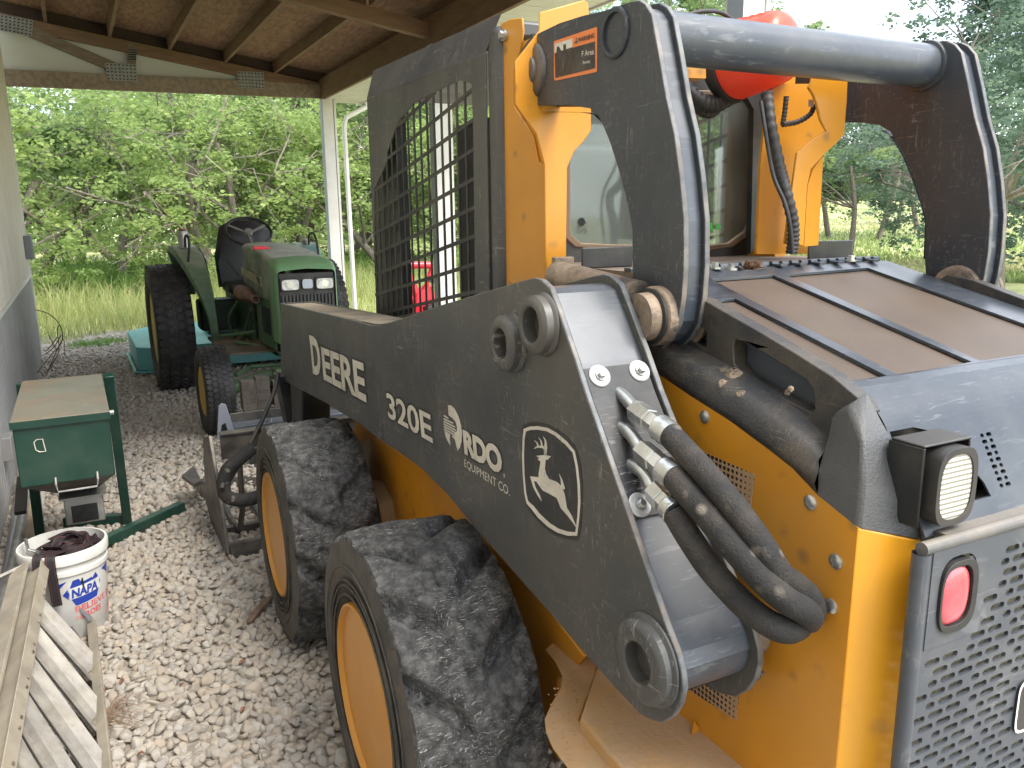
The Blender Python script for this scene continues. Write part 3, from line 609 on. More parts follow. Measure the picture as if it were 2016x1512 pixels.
b = MB(MR); b.plate([hl, s1, s2, s3], lambda a, c: (a, c, hz(c)), lambda a, c: (a, c, hz(c)-.006)); hood = b.build('hood', m_hoodp, SS, bevel=.0015)
for s_ in (s1, s2, s3):
    g = grow(s_, .014)
    b = MB(MR); b.plate([g], lambda a, c: (a, c, hz(c)-.008), lambda a, c: (a, c, hz(c)-.012)); b.build('screen', m_screen, hood, smooth=0)
# curved rear lip, sloping face
def arc(p, q, m, n=8): return [tuple((1-t)**2*np.array(p)+2*t*(1-t)*np.array(m)+t*t*np.array(q)) for t in np.linspace(0, 1, n)]
prof = [(hv1, hz1)]+arc((hv1-.02, hz1-.006), (hv2-.004, hz2-.012), (hv2+.012, hz2+.012), 8)+[(hv2-.035, 1.235), (hv2-.048, 1.185)]
rx0, rx1, rz0, rz1 = .992, 1.075, 1.175, 1.288
def rf(z): t = (hz2-.012-z)/(hz2-.012-1.235); return hv2-.004-.031*t
b = MB(MR)
for (a, z0), (c, z1_) in zip(prof[:-3], prof[1:-2]): b.add([(HU0, a, z0), (HU1, a, z0), (HU1, c, z1_), (HU0, c, z1_)], [(0, 1, 2, 3)])
b.build('hood_lip', m_hoodp, hood, smooth=60)
# rear face plate with the lamp cut-out and a cluster of slots
def ff(off): return lambda a, z: (a, rf(z)-off, z)
zt_ = hz2-.012
rl_out = [(HU0, 1.148), (HU1, 1.148), (HU1, zt_), (HU0, zt_)]
def onface(x, y): q = mh(x, y, plane=((1.1, rf(1.235), 1.235), (0, -1, -.031/.056))); return (q[0], q[2])
notch = [onface(*p) for p in ((1758,868),(1800,858),(1850,848),(1872,850),(1886,862),(1896,890),(1902,930))]
x0_, x1_ = notch[0][0], notch[-1][0]-.022; notch = [(min(p[0], x1_), p[1]) for p in notch]
notchL = [(HU0+.004, 1.176), (x1_+.004, 1.176)]+[(max(p[0], HU0+.004), min(p[1], zt_-.006)) for p in notch[::-1]]+[(HU0+.004, min(notch[0][1], zt_-.006))]
def slot(cx, cz, w, h, n=6):
    r = h/2; w2 = w/2-r; return [(cx+w2+r*math.cos(t), cz+r*math.sin(t)) for t in np.linspace(-math.pi/2, math.pi/2, n)]+[(cx-w2-r*math.cos(t), cz-r*math.sin(t)) for t in np.linspace(-math.pi/2, math.pi/2, n)]
holes = []
o0 = onface(1966, 864)
for r in range(9):
    for k in range(2+(r % 2 == 0)*0):
        w = .0125 if (k+r) % 2 else .0085
        holes.append(slot(o0[0]-.004+k*.0165+(r % 2)*.001, o0[1]-r*.0088, w, .0056))
b = MB(MR); b.plate([rl_out, notchL]+holes, ff(0), ff(-.004)); b.build('rear_face', m_hoodp, hood)
b = MB(MR); b.box((HU0+.003, .768, 1.172), (1.3, .80, 1.284)); b.build('recess_back', m_blkm, hood)
# hinge with knuckles, deck plate, bolts
b = MB(MR); b.box((HU0, hv0+.018, 1.470), (HU1, 1.80, 1.482)); dk = b.build('deck_plate', mat('dusty deck', (.20, .155, .115), .8, c2=(.14, .11, .085), s2=6, dust=.6, dustc=(.27, .21, .155), bump=.4), SS)
for k in range(24):
    u0 = HU0+.01+k*(HU1-HU0-.02)/24; b = MB(MR); b.cyl((u0, hv0+.010, 1.486), (u0+.020, hv0+.010, 1.486), .0065, 10); b.box((u0, hv0+(.004 if k % 2 else -.022), 1.483), (u0+.02, hv0+(.03 if k % 2 else .012), 1.4865)); b.build('hinge_knuckle', m_grey2, dk)
b = MB(MR); b.box((HU0, hv0+.030, 1.482), (HU1, hv0+.055, 1.490)); b.build('hinge_leaf', m_grey2, dk, bevel=.002)
for px, py in ((1408,521),(1440,523),(1676,507),(1490,488),(1530,490)):
    p = mh(px, py, z=1.497); b = MB(MR); b.cyl((p[0], p[1], 1.488), (p[0], p[1], 1.492), .012, 16); b.cyl((p[0], p[1], 1.490), (p[0], p[1], 1.502), .008, 6); b.build('bolt', m_zinc, dk)
for (u0, u1_) in ((.96, 1.10), (2*CU-1.14, 2*CU-.98)):
    b = MB(MR); b.box((u0, 1.56 if u0 < 1.3 else 1.50, 1.482), (u1_, 1.566 if u0 < 1.3 else 1.506, 1.53)); b.build('deck_flange', m_blkm, dk, bevel=.01)
b = MB(MR); b.box((HU0+.01, hv1, .40), (HU1-.01, 1.60, 1.325)); b.build('engine_bay', m_blkm, SS)

# ---- rear door (perforated guard)
GV = .655; GU0 = .956; GU1 = 2*CU-.956; GZ1 = 1.150
def gpt(x, y): q = mh(x, y, v=GV); return (q[0], q[2])
bound = [gpt(*p) for p in ((1962,1075),(1950,1150),(1942,1192),(1930,1235),(1905,1262),(1865,1275),(1817,1290),(1808,1345),(1800,1390),(1795,1440),(1785,1512))]
bz = np.array([p[1] for p in bound][::-1]); bx = np.array([p[0] for p in bound][::-1])
def inside(x, z):
    if z > bound[0][1]-.002: return False
    return x > np.interp(z, bz, bx)
cw, ch = .0400, .0178
emb = [gpt(*p) for p in ((2004,1335),(2030,1325),(2030,1460),(2000,1440))]; ex0, ez0, ez1 = emb[0][0]-.004, emb[3][1]-.02, emb[0][1]+.004
b = MB(MR); ncol = int((GU1-GU0)/cw)+1; nrow = int((GZ1-.40)/ch)
solid = []
cells = []
for r in range(nrow):
    z = .405+(r+.5)*ch; off = (r % 2)*.5
    for k in range(-1, ncol):
        cx = GU0+(k+.5+off)*cw
        x0, x1 = max(GU0, cx-cw/2), min(GU1, cx+cw/2)
        if x1-x0 < .002: continue
        full = x1-x0 > cw*.98
        ok = full and cx+cw/2 < 1.30 or (full and cx < GU1-.03)
        ok = ok and inside(cx-.006, z) and not (cx > ex0 and ez0 < z < ez1 and cx < ex0+.12) and z < GZ1-.02
        cells.append((x0, x1, z, ok))
for x0, x1, z, ok in cells:
    z0, z1 = z-ch/2, z+ch/2
    if not ok: b.add([(x0, GV, z0), (x1, GV, z0), (x1, GV, z1), (x0, GV, z1)], [(0, 1, 2, 3)]); continue
    cx = (x0+x1)/2; w = .0335; h = .0112
    if int(x0/cw*7+z*1000) % 5 == 0: cx += .006; w = .0200
    inn = slot(cx, z, w, h, 5); n = len(inn)
    out = [(x1, z0)]+[(x1, z0+(z1-z0)*t) for t in (.25, .5, .75)]+[(x1, z1)]+[(x0, z1)]+[(x0, z1-(z1-z0)*t) for t in (.25, .5, .75)]+[(x0, z0)]
    V = [(a, GV, c) for a, c in out]+[(a, GV, c) for a, c in inn]+[(a, GV+.006, c) for a, c in inn]
    F = [(i, (i+1) % n, n+(i+1) % n, n+i) for i in range(n)]+[(n+i, n+(i+1) % n, 2*n+(i+1) % n, 2*n+i) for i in range(n)]
    b.add(V, F)
# cut-out for the tail lamp: drop the cells under it
tlc = gpt(1882, 1166)
door = None
keepV, keepF, keepM = b.V, [], []
for f, mi in zip(b.F, b.MI):
    c = np.mean([b.V[i] for i in f], 0)
    if abs(c[0]-tlc[0]) < .040 and abs(c[2]-tlc[1]) < .062: continue
    keepF.append(f); keepM.append(mi)
b.F, b.MI = keepF, keepM
door = b.build('rear_door', mat('rear door paint', (.060, .068, .080), .42, c2=(.075, .083, .095), s2=5, scratch=.5, scrc=(.25, .26, .27), dust=.2, dustc=(.2, .18, .15), ds=5), SS, smooth=30)
# smooth lamp surround ring
def squircle(cx, cz, w, h, n=32, e=3.2): 
    o = []
    for i in range(n):
        t = 2*math.pi*i/n; c, s = math.cos(t), math.sin(t); o.append((cx+w*math.copysign(abs(c)**(2/e), c), cz+h*math.copysign(abs(s)**(2/e), s)))
    return o
b = MB(MR); b.vplate([[(tlc[0]-.060, tlc[1]-.076), (tlc[0]+.060, tlc[1]-.076), (tlc[0]+.060, tlc[1]+.076), (tlc[0]-.060, tlc[1]+.076)], squircle(tlc[0], tlc[1], .042, .058)], GV-.0015, GV+.006); b.build('lamp_surround', door.data.materials[0], door)
b = MB(MR); b.box((1.014, GV+.001, GZ1-.004), (GU1, .762, GZ1+.004)); b.tube([(GU0, GV+.006, GZ1-.004), (GU1, GV+.006, GZ1-.004)], .010, 12); b.build('door_ledge', mat('dusty ledge', (.08, .085, .09), .55, dust=.6, dustc=(.24, .2, .15), updust=.5, scratch=.5), door, smooth=40)
b = MB(MR); b.tube([(GU0+.006, GV+.010, .40), (GU0+.006, GV+.010, GZ1-.012)], .0125, 16, caps=False); b.tube([(GU0+.006, GV+.010, .40), (GU0+.006, GV+.010, GZ1-.012)], .0085, 16, caps=False); b.build('hinge_tube', door.data.materials[0], door)
b = MB(MR); b.box((GU0+.03, GV+.10, .45), (GU1-.03, GV+.13, 1.12))
cool = b.build('radiator', mat('dusty radiator', (.30, .27, .18), .7, c2=(.10, .10, .08), s2=18, t2=(.45, .6), dust=.5, dustc=(.36, .32, .2), bump=.5, bs=90), SS)
b = MB(MR); ev = GV-.004
b.vplate([squircle(ex0+.062, (ez0+ez1)/2+.004, .058, (ez1-ez0)/2-.014, 40, 6)], ev, ev+.003); bd = b.build('badge', m_decalk, door)
b = MB(MR); b.vplate([squircle(ex0+.062, (ez0+ez1)/2+.004, .058, (ez1-ez0)/2-.014, 40, 6), squircle(ex0+.062, (ez0+ez1)/2+.004, .054, (ez1-ez0)/2-.018, 40, 6)], ev-.0006, ev-.0001); b.build('badge_border', mat('badge white', (.75, .75, .73), .4), bd)
# tail lamp
b = MB(MR); q = mh(1884, 1172, v=GV-.002)
b.vplate([squircle(q[0], q[2], .041, .055), squircle(q[0]-.004, q[2]+.001, .0325, .0455)], GV-.006, GV+.03); tl = b.build('tail_lamp', m_blk, SS, bevel=.003)
b = MB(MR); lp = squircle(q[0]-.005, q[2]+.001, .0325, .0455, 40, 2.6); V = []; F = []
for j, (k, d) in enumerate(((1, 0), (.92, -.004), (.7, -.007), (.35, -.0085))): V += [(q[0]-.005+(a-q[0]+.005)*k, GV+.001+d, q[2]+.001+(c-q[2]-.001)*k) for a, c in lp]
n = len(lp); F = [(j*n+i, j*n+(i+1) % n, (j+1)*n+(i+1) % n, (j+1)*n+i) for j in range(3) for i in range(n)]+[tuple(range(3*n, 4*n))]
b.add(V, F); b.build('red_lens', m_red, tl, smooth=60)
# work lamp in its hooded bracket
LV = .672
l0 = np.array(mh(1880, 958, v=LV))
b = MB(MR)
hx0, hx1, hzt, hzb = l0[0]-.056, l0[0]+.046, l0[2]+.064, l0[2]-.058
b.box((hx0, LV+.012, hzt-.004), (hx1, .738, hzt)); b.box((hx0, LV+.012, hzb), (hx0+.004, .742, hzt-.004)); b.box((hx1-.004, LV+.012, hzb), (hx1, .742, hzt-.004)); b.box((hx0+.004, .738, hzb), (hx1-.004, .742, hzt-.004))
wl_ = b.build('work_lamp', m_blkm, SS, bevel=.003)
b = MB(MR); ow = squircle(l0[0]+.001, l0[2], .0435, .057, 40, 3.4); iw = squircle(l0[0], l0[2], .0345, .0475, 40, 2.9)
b.vplate([ow, iw], LV-.003, LV+.075); b.build('lamp_bezel', m_blk, wl_, bevel=.004)
b = MB(MR); b.vplate([iw], LV-.001, LV+.004); 
ml = bpy.data.materials.new('ribbed lamp lens'); ml.use_nodes = True; N = ml.node_tree.nodes; L = ml.node_tree.links; B = N['Principled BSDF']
B.inputs['Base Color'].default_value = (.66, .63, .50, 1); B.inputs['Roughness'].default_value = .16; B.inputs['Coat Weight'].default_value = .6
wv = N.new('ShaderNodeTexWave'); wv.bands_direction = 'Z'; wv.inputs['Scale'].default_value = 42; wv.inputs['Distortion'].default_value = .4; tcx = N.new('ShaderNodeTexCoord'); L.new(tcx.outputs['Object'], wv.inputs['Vector'])
bp = N.new('ShaderNodeBump'); bp.inputs['Distance'].default_value = .004; bp.inputs['Strength'].default_value = .55; L.new(wv.outputs['Fac'], bp.inputs['Height']); L.new(bp.outputs[0], B.inputs['Normal'])
cl = N.new('ShaderNodeMix'); cl.data_type = 'RGBA'; cl.inputs['A'].default_value = (.42, .41, .34, 1); cl.inputs['B'].default_value = (.56, .54, .46, 1); L.new(wv.outputs['Fac'], cl.inputs['Factor']); L.new(cl.outputs['Result'], B.inputs['Base Color'])
b.build('ribbed_lens', ml, wl_)

# ---- yellow masts
MV = 1.68; UM = .952
mo = [mh(x, y, u=UM)[1:] for x, y in ((986,600),(986,47),(1003,38),(1027,35),(1029,60),(1022,104),(1011,140),(1011,208),(1049,267),(1060,319),(1072,323),(1075,503),(1080,600))]
mf_ = [mh(x, y, v=MV) for x, y in ((1078,560),(1074,500),(1072,323),(1056,262),(1015,205),(1015,120),(1062,60),(1063,24),(1150,0),(1158,6),(1160,30),(1165,110),(1164,257),(1150,278),(1133,295),(1117,330),(1115,479),(1112,560))]
mf2 = [(p[0], p[2]) for p in mf_]
for fr in (MR, mir):
    b = MB(fr); b.uplate([mo] if fr is MR else [[(1.72, 1.3), (1.90, 1.3), (1.90, 2.04), (1.72, 2.04)]], UM+(0 if fr is MR else .075), UM+.006+(0 if fr is MR else .075)); ms = b.build('mast', m_yel, SS, bevel=.002)
    if fr is MR: b = MB(fr); b.vplate([mf2], MV, MV+.006); b.build('mast_flange', m_yel, ms, bevel=.002)
    b = MB(fr); b.box((UM+.006+(0 if fr is MR else .075), MV+.006, 1.30), (UM+.04+(0 if fr is MR else .08), 1.90, 2.02)); b.build('mast_core', m_yeld if 0 else m_yel, ms)
    if fr is mir: continue
    b = MB(fr); q = mh(996, 70, u=UM); b.cyl((UM, q[1], q[2]), (UM-.009, q[1], q[2]), .014, 20); b.cyl((UM-.009, q[1], q[2]), (UM-.018, q[1], q[2]), .010, 6); b.build('bolt', m_zinc, ms)
    b = MB(fr); b.cyl((UM-.035, *PT), (UM+.02, *PT), .05, 28); b.build('mast_boss', m_grease, ms)
# right mast flange traced from its own visible outline
rfv = 1.44
ro = [mh(x, y, v=rfv) for x, y in ((1583,485),(1590,365),(1597,333),(1621,306),(1649,281),(1663,264),(1668,200),(1670,150),(1668,120),(1604,120),(1598,160),(1592,172),(1600,184),(1607,200),(1615,235),(1628,258),(1600,275),(1570,300),(1545,480))]
b = MB(MR); b.vplate([[(p[0], p[2]) for p in ro]], rfv, rfv+.008); mfR = b.build('mast_flange', m_yel, SS, bevel=.003)
ro = [mh(x, y, v=1.56) for x, y in ((1490,500),(1497,330),(1512,180),(1540,165),(1645,165),(1640,270),(1604,310),(1600,500))]
b = MB(MR); b.vplate([[(p[0], p[2]) for p in ro]], 1.56, 1.568); b.build('mast_web', m_yel, SS)
ro = [mh(x, y, v=1.452) for x, y in ((1583,485),(1590,365),(1600,335),(1621,306),(1611,483))]
b = MB(MR); b.vplate([[(p[0], p[2]) for p in ro]], 1.452, 1.50); b.build('mast_strip', m_yel, mfR)
ro = [mh(x, y, v=1.60) for x, y in ((1334,125),(1390,128),(1391,155),(1334,153))]
b = MB(MR); b.vplate([[(p[0], p[2]) for p in ro]], 1.60, 1.66); b.build('cross_bar', m_yel, SS, bevel=.002)
# dust tube and lift cylinder behind the arm
b = MB(MR); a = mh(1100, 545, u=.90); c = mh(1258, 590, u=.89); b.tube([a, c], .036, 24); b.build('lift_cylinder', m_dirt, SS)
b = MB(MR); a = mh(1103, 532, u=.915); b.box((a[0]-.02, a[1]-.012, a[2]-.05), (a[0]+.03, a[1]+.006, a[2]+.03)); b.build('cylinder_bracket', m_dirt, SS, bevel=.002)

# ---- cab
UC = .93; CV0 = 1.935; CV1 = mh(722, 400, u=UC)[1]
cab = holder('cab', SS)
cu_ = lambda pts: [mh(x, y, u=UC)[1:] for x, y in pts]
co = cu_(((722,195),(955,105),(956,640),(728,660)))
co[2] = (co[1][0], 1.25); co[3] = (co[0][0], 1.10)
hole = cu_(((741,632),(737,500),(737,372),(750,345),(762,318),(762,300),(775,262),(787,235),(800,222),(812,205),(850,185),(880,170),(905,158),(928,165),(931,250),(933,400),(935,560),(936,590)))
ZC = Zm(650, 0)
for fr in (MR, mir):
    if fr is mir:
        vm = min(p[0] for p in hole); vM = max(p[0] for p in hole); hole = [(vM-(vM-p[0])*(vM-CV0-.04)/(vM-vm), p[1]+(.03 if p[1] > 1.7 else -.04)) for p in hole]
    b = MB(fr); b.uplate([co, hole], UC, UC+.005); scr = b.build('side_guard', m_blkm if 0 else m_grey, cab, bevel=.0015)
    # lattice bars clipped to the opening
    from math import floor
    H = np.array(hole)
    def clip(p, d):
        ts = []
        for i in range(len(H)):
            a, c = H[i], H[(i+1) % len(H)]; e = c-a; den = d[0]*e[1]-d[1]*e[0]
            if abs(den) < 1e-9: continue
            w = a-p; t = (w[0]*e[1]-w[1]*e[0])/den; s_ = (w[0]*d[1]-w[1]*d[0])/den
            if 0 <= s_ < 1: ts.append(t)
        ts.sort(); return [(ts[i], ts[i+1]) for i in range(0, len(ts)-1, 2)]
    dd = np.array(mh(931, 375, u=UC)[1:])-np.array(mh(737, 476, u=UC)[1:]); dd = dd/np.linalg.norm(dd)
    b = MB(fr); y0 = H[:, 0].min(); y1 = H[:, 0].max(); k = 0
    y = y0+.055
    while y < y1:
        for t0, t1 in clip(np.array([y, 0.]), np.array([0., 1.])): b.box((UC+.0005, y-.0055, t0-.01), (UC+.0045, y+.0055, t1+.01))
        y += .0605
    for k in range(-14, 30):
        p = np.array([y0, 1.0+k*.0785])
        for t0, t1 in clip(p, dd):
            a = p+dd*(t0-.01); c = p+dd*(t1+.01); n_ = np.array([-dd[1], dd[0]])*.0058
            b.hexa([(UC+.0008, *(a-n_)), (UC+.0042, *(a-n_)), (UC+.0042, *(a+n_)), (UC+.0008, *(a+n_))], [(UC+.0008, *(c-n_)), (UC+.0042, *(c-n_)), (UC+.0042, *(c+n_)), (UC+.0008, *(c+n_))])
    lat = b.build('lattice', m_blkm, scr, smooth=0); lat['kind'] = 'stuff'
    # sloped roof edge
    t0, t1 = co[0], co[1]; r0 = mh(735, 139, u=UC+.06); r1 = mh(955, 43, u=UC+.05)
    b = MB(fr); b.add([(UC, *t0), (UC, *t1), (r1[0], co[1][0], r1[2]), (r0[0], r0[1], r0[2])], [(0, 1, 2, 3)]); b.build('roof_edge', m_grey, cab)
    b = MB(fr); b.uplate([[(CV0-.002, 1.25), (CV0-.002, 2.075), (CV0+.05, 2.085), (CV0+.075, 2.03), (CV0+.075, 1.25)]] if fr is MR else [[(CV0-.002, 1.25), (CV0-.002, 2.07), (CV0+.025, 2.07), (CV0+.025, 1.25)]], UC+.006, UC+(.055 if fr is MR else .03)); b.build('rear_post', m_grey, cab, bevel=.022, seg=4)
    b = MB(fr); b.box((UC+.03, CV1-(.30 if fr is MR else .06), 1.0), (UC+.07, CV1-.001, 2.0)); b.build('front_post', m_blkm, cab)
b = MB(MR); b.box((UC+.06, CV0+.02, 2.055), (2*CU-UC-.06, CV1+.03, 2.10)); b.build('roof', m_grey, cab, bevel=.01)
# rear window
gv = 1.80
gw = [mh(x, y, v=gv) for x, y in ((1119,300),(1119,445),(1122,462),(1140,478),(1200,481),(1380,484),(1430,478),(1462,455),(1478,420),(1482,330),(1484,215),(1480,190),(1200,190),(1160,215),(1135,250))]
g2 = [(p[0], p[2]) for p in gw]; cg = np.mean(g2, 0)
b = MB(MR); b.vplate([g2], gv, gv+.004); b.build('rear_window', m_glass, cab, smooth=0)
b = MB(MR); b.vplate([grow(g2, .022), g2], gv-.012, gv+.006); b.build('window_seal', mat('dusty seal', (.16, .11, .07), .8, c2=(.05, .045, .04), s2=7, t2=(.5, .65), updust=.8), cab, bevel=.004)
b = MB(MR); ou = [(.96, 1.40), (2*CU-.99, 1.40), (2*CU-.99, 2.03), (.96, 2.03)]; b.vplate([ou, grow(g2, .020)], gv-.006, gv+.03); b.build('rear_wall', m_blkm, cab)
b = MB(MR)
letters(b, 'Certified', quadmap(*[mh(x, y, v=gv-.001) for x, y in ((1137,441),(1155,441),(1137,434),(1155,434))]))
for k in range(4): letters(b, ('SAFETY', 'AS5 M32', 'LAMINATED', 'DOT 128')[k], quadmap(*[mh(x, y, v=gv-.001) for x, y in ((1134+k % 2*2,447+k*4),(1156-k % 2*2,448+k*4),(1134+k % 2*2,444+k*4),(1156-k % 2*2,445+k*4))]))
b.lathe(mh(1145, 437, v=gv-.001), (0, 1, 0), [(0, .010), (0, .0108)], 24); b.build('glass_marking', m_decalk, cab, smooth=0)
# seat and interior
m_seat = mat('black seat vinyl', (.016, .016, .017), .55)
b = MB(MR); b.hexa([(CU-.24, 2.05, 1.30), (CU+.24, 2.05, 1.30), (CU+.24, 2.17, 1.30), (CU-.24, 2.17, 1.30)], [(CU-.2, 1.98, 1.80), (CU+.2, 1.98, 1.80), (CU+.2, 2.06, 1.80), (CU-.2, 2.06, 1.80)]); b.build('seat_back', m_seat, cab, bevel=.03, seg=3)
b = MB(MR); b.box((CU-.24, 2.05, 1.16), (CU+.24, 2.55, 1.28)); b.build('seat_cushion', m_seat, cab, bevel=.03, seg=3)
b = MB(MR); b.box((UC+.01, CV0, .9), (2*CU-UC-.01, CV1, 1.12)); b.build('cab_floor', m_blkm, cab)
q = mh(918, 300, u=UC+.12); b = MB(MR); b.box((UC+.06, 1.97, 1.30), (UC+.12, 2.36, 1.88)); b.build('side_pad', m_seat, cab, bevel=.02)
# green sticker on glass
b = MB(MR); b.vplate([[(p[0], p[2]) for p in [mh(x, y, v=gv-.002) for x, y in ((1384,440),(1402,438),(1404,455),(1396,452),(1392,458),(1384,455))]]], gv-.002, gv-.001); b.vplate([[(p[0], p[2]) for p in [mh(x, y, v=gv-.002) for x, y in ((1408,446),(1414,440),(1420,447),(1412,453))]]], gv-.002, gv-.001)
b.build('green_sticker', mat('green sticker', (.10, .60, .12), .5), cab, smooth=0)

# ---- beacon lamp
b0 = np.array(mh(1440, 122, v=1.66)); b1 = np.array(mh(1560, 84, v=1.50)); ax = (b1-b0); Lb = np.linalg.norm(ax); ax = ax/Lb
b = MB(MR); b.lathe(tuple(b0), tuple(ax), [(0, .090), (Lb*.1, .096)]+[(Lb*(.1+.062*i), .0965-.0010*i-(.0030 if i % 2 else 0)) for i in range(1, 11)]+[(Lb*.84, .082), (Lb*.93, .072), (Lb*.985, .054), (Lb, .02), (Lb, 0)], 48); bl = b.build('beacon', m_orange, SS, smooth=60)
b = MB(MR); b.lathe(tuple(b0-ax*.035), tuple(ax), [(.0, .04), (.004, .088), (.015, .099), (.030, .101), (.040, .099), (.042, .093)], 48); b.build('beacon_base', m_blk, bl)
# harness hoses
def harness(pts, r, m=m_blk, nm='harness_hose', rib=True, u=None, n=10, par=SS):
    P = []
    for x, y, v in pts: P.append(mh(x, y, v=v))
    Q = [];  K = 16
    for i in range(len(P)-1):
        p0 = np.array(P[max(i-1, 0)]); p1 = np.array(P[i]); p2 = np.array(P[i+1]); p3 = np.array(P[min(i+2, len(P)-1)])
        for t in np.linspace(0, 1, K, endpoint=False): Q.append(tuple(.5*((2*p1)+(-p0+p2)*t+(2*p0-5*p1+4*p2-p3)*t*t+(-p0+3*p1-3*p2+p3)*t**3)))
    Q.append(P[-1]); rs = [r*(1+(.16 if (i % 4 < 2) and rib else 0)) for i in range(len(Q))]
    o = MB(MR); o.tube(Q, rs, n); return o.build(nm, m, par, smooth=60)
harness(((1510,185,1.53),(1518,250,1.50),(1535,330,1.47),(1545,370,1.43),(1560,430,1.42),(1562,470,1.42),(1558,500,1.42)), .0130)
harness(((1498,200,1.52),(1512,290,1.48),(1524,350,1.44),(1545,400,1.41),(1556,450,1.40),(1560,500,1.40)), .0050, nm='harness_cable', rib=False)
harness(((1548,190,1.53),(1545,220,1.53),(1541,245,1.53)), .006)
harness(((1541,245,1.52),(1570,240,1.52),(1595,225,1.51),(1604,205,1.50)), .006)
harness(((1350,30,1.5),(1385,22,1.5),(1420,25,1.52),(1445,42,1.55)), .005, nm='beacon_cable', rib=False)
harness(((1345,170,1.70),(1380,200,1.66),(1410,205,1.66),(1440,190,1.68)), .018)
harness(((1340,180,1.72),(1375,215,1.68),(1400,222,1.68),(1425,200,1.70),(1455,180,1.74)), .012)
b = MB(MR); q = mh(1598, 203, v=1.48); b.box((q[0]-.007, q[1], q[2]-.008), (q[0]+.007, q[1]+.004, q[2]+.008)); b.build('cable_clip', m_zincw, SS)
ro = [mh(x, y, v=1.70) for x, y in ((1440,185),(1480,178),(1540,165),(1560,180),(1545,200),(1530,215),(1500,260),(1492,480),(1478,500),(1484,215),(1470,190))]
b = MB(MR); b.vplate([[(p[0], p[2]) for p in ro]], 1.70, 1.72); b.build('rear_pillar', m_blkm, SS)

# ---- hydraulic hoses at the rear of the arm
def spline(P, K=8):
    Q = []
    for i in range(len(P)-1):
        p0 = np.array(P[max(i-1, 0)]); p1 = np.array(P[i]); p2 = np.array(P[i+1]); p3 = np.array(P[min(i+2, len(P)-1)])
        for t in np.linspace(0, 1, K, endpoint=False): Q.append(tuple(.5*((2*p1)+(-p0+p2)*t+(2*p0-5*p1+4*p2-p3)*t*t+(-p0+3*p1-3*p2+p3)*t**3)))
    return Q+[tuple(P[-1])]
def hyd(fit, path, r=.0203):
    f = [mh(x, y, u=u) for x, y, u in fit]; g = [mh(x, y, u=u) for x, y, u in path]
    o = MB(MR); o.tube(spline(g), r, 16); h = o.build('hydraulic_hose', m_hose, SS, smooth=60)
    a, c = np.array(f[0]), np.array(f[1]); s0 = a+np.array([-.004, .05, .004])
    o = MB(MR); o.tube(spline([tuple(s0), tuple(a), tuple(c)], 6), .0115, 16); o.build('steel_elbow', m_zinc, h, smooth=60)
    d = np.array(g[0])-c; L_ = np.linalg.norm(d); d = d/L_
    o = MB(MR); o.lathe(tuple(c), tuple(d), [(0, .013), (.002, .0195), (L_*.42, .0195), (L_*.45, .0165)], 6); o.build('hex_nut', m_zinc, h, smooth=20)
    o = MB(MR); o.lathe(tuple(c+d*L_*.45), tuple(d), [(0, .0165), (.002, .019), (L_*.22, .019), (L_*.24, .0185)], 6); o.build('hex_nut', m_zinc, h, smooth=20)
    o = MB(MR); o.lathe(tuple(c+d*L_*.70), tuple(d), [(0, .0195), (.004, .0225), (.012, .0215), (.020, .0225), (L_*.34, .0212)], 24); o.build('crimp_collar', m_zinc, h)
hyd(((1222,776,.775),(1250,806,.772)), ((1318,855,.770),(1352,892,.772),(1400,945,.775),(1450,1005,.785),(1500,1075,.80),(1535,1130,.82),(1562,1150,.85),(1590,1175,.875),(1600,1200,.89),(1590,1222,.90)))
hyd(((1236,850,.755),(1262,885,.752)), ((1325,938,.750),(1360,978,.752),(1405,1030,.76),(1450,1085,.77),(1500,1140,.79),(1545,1180,.81),(1580,1200,.84),(1594,1214,.87),(1580,1222,.89)))
hyd(((1266,930,.748),(1286,965,.745)), ((1328,1008,.742),(1352,1050,.745),(1392,1110,.755),(1430,1155,.77),(1470,1195,.785),(1515,1228,.80),(1550,1240,.83),(1572,1232,.87)))
# ---- wheels
RT_ = .42
for vc, sd in ((2.98, 3.1), (1.775, 8.2)):
    w = holder('wheel', SS)
    tyre('tyre', w, .61, vc, RT_-.004, RT_, .160, .235, MR, 13, .042 if vc < 2 else .020, sd, chunk=.010 if vc < 2 else .009, n=340, skew=.75, lug_w=.74)
    b = MB(MR); b.lathe((.452, vc, RT_-.004), (1, 0, 0), [(.012, .240), (.0, .238), (-.002, .232), (.006, .226), (.020, .222), (.055, .205), (.075, .185), (.085, .16), (.082, .10), (.075, .085), (.075, 0)], 72); rm = b.build('rim', m_rim, w, smooth=40)
    for k in range(8):
        t = 2*math.pi*k/8; b = MB(MR); b.cyl((.53, vc+.12*math.cos(t), RT_+.12*math.sin(t)), (.513, vc+.12*math.cos(t), RT_+.12*math.sin(t)), .011, 6); b.build('wheel_nut', m_yeld, rm)
    side_rings('sidewall_rings', w, .4515, vc, RT_-.004, (.262, .285, .30, .335), MR, m_side)
    if sd:
        w2 = holder('wheel', SS)
        for ch in [c for c in COL.objects if c.parent == w and c.name.split('.')[0] in ('tyre', 'rim')]:
            c2 = ch.copy(); COL.objects.link(c2); c2.parent = w2; dx = M2W((1.57, 0, 0)); c2.location = (dx[0], dx[1], 0)
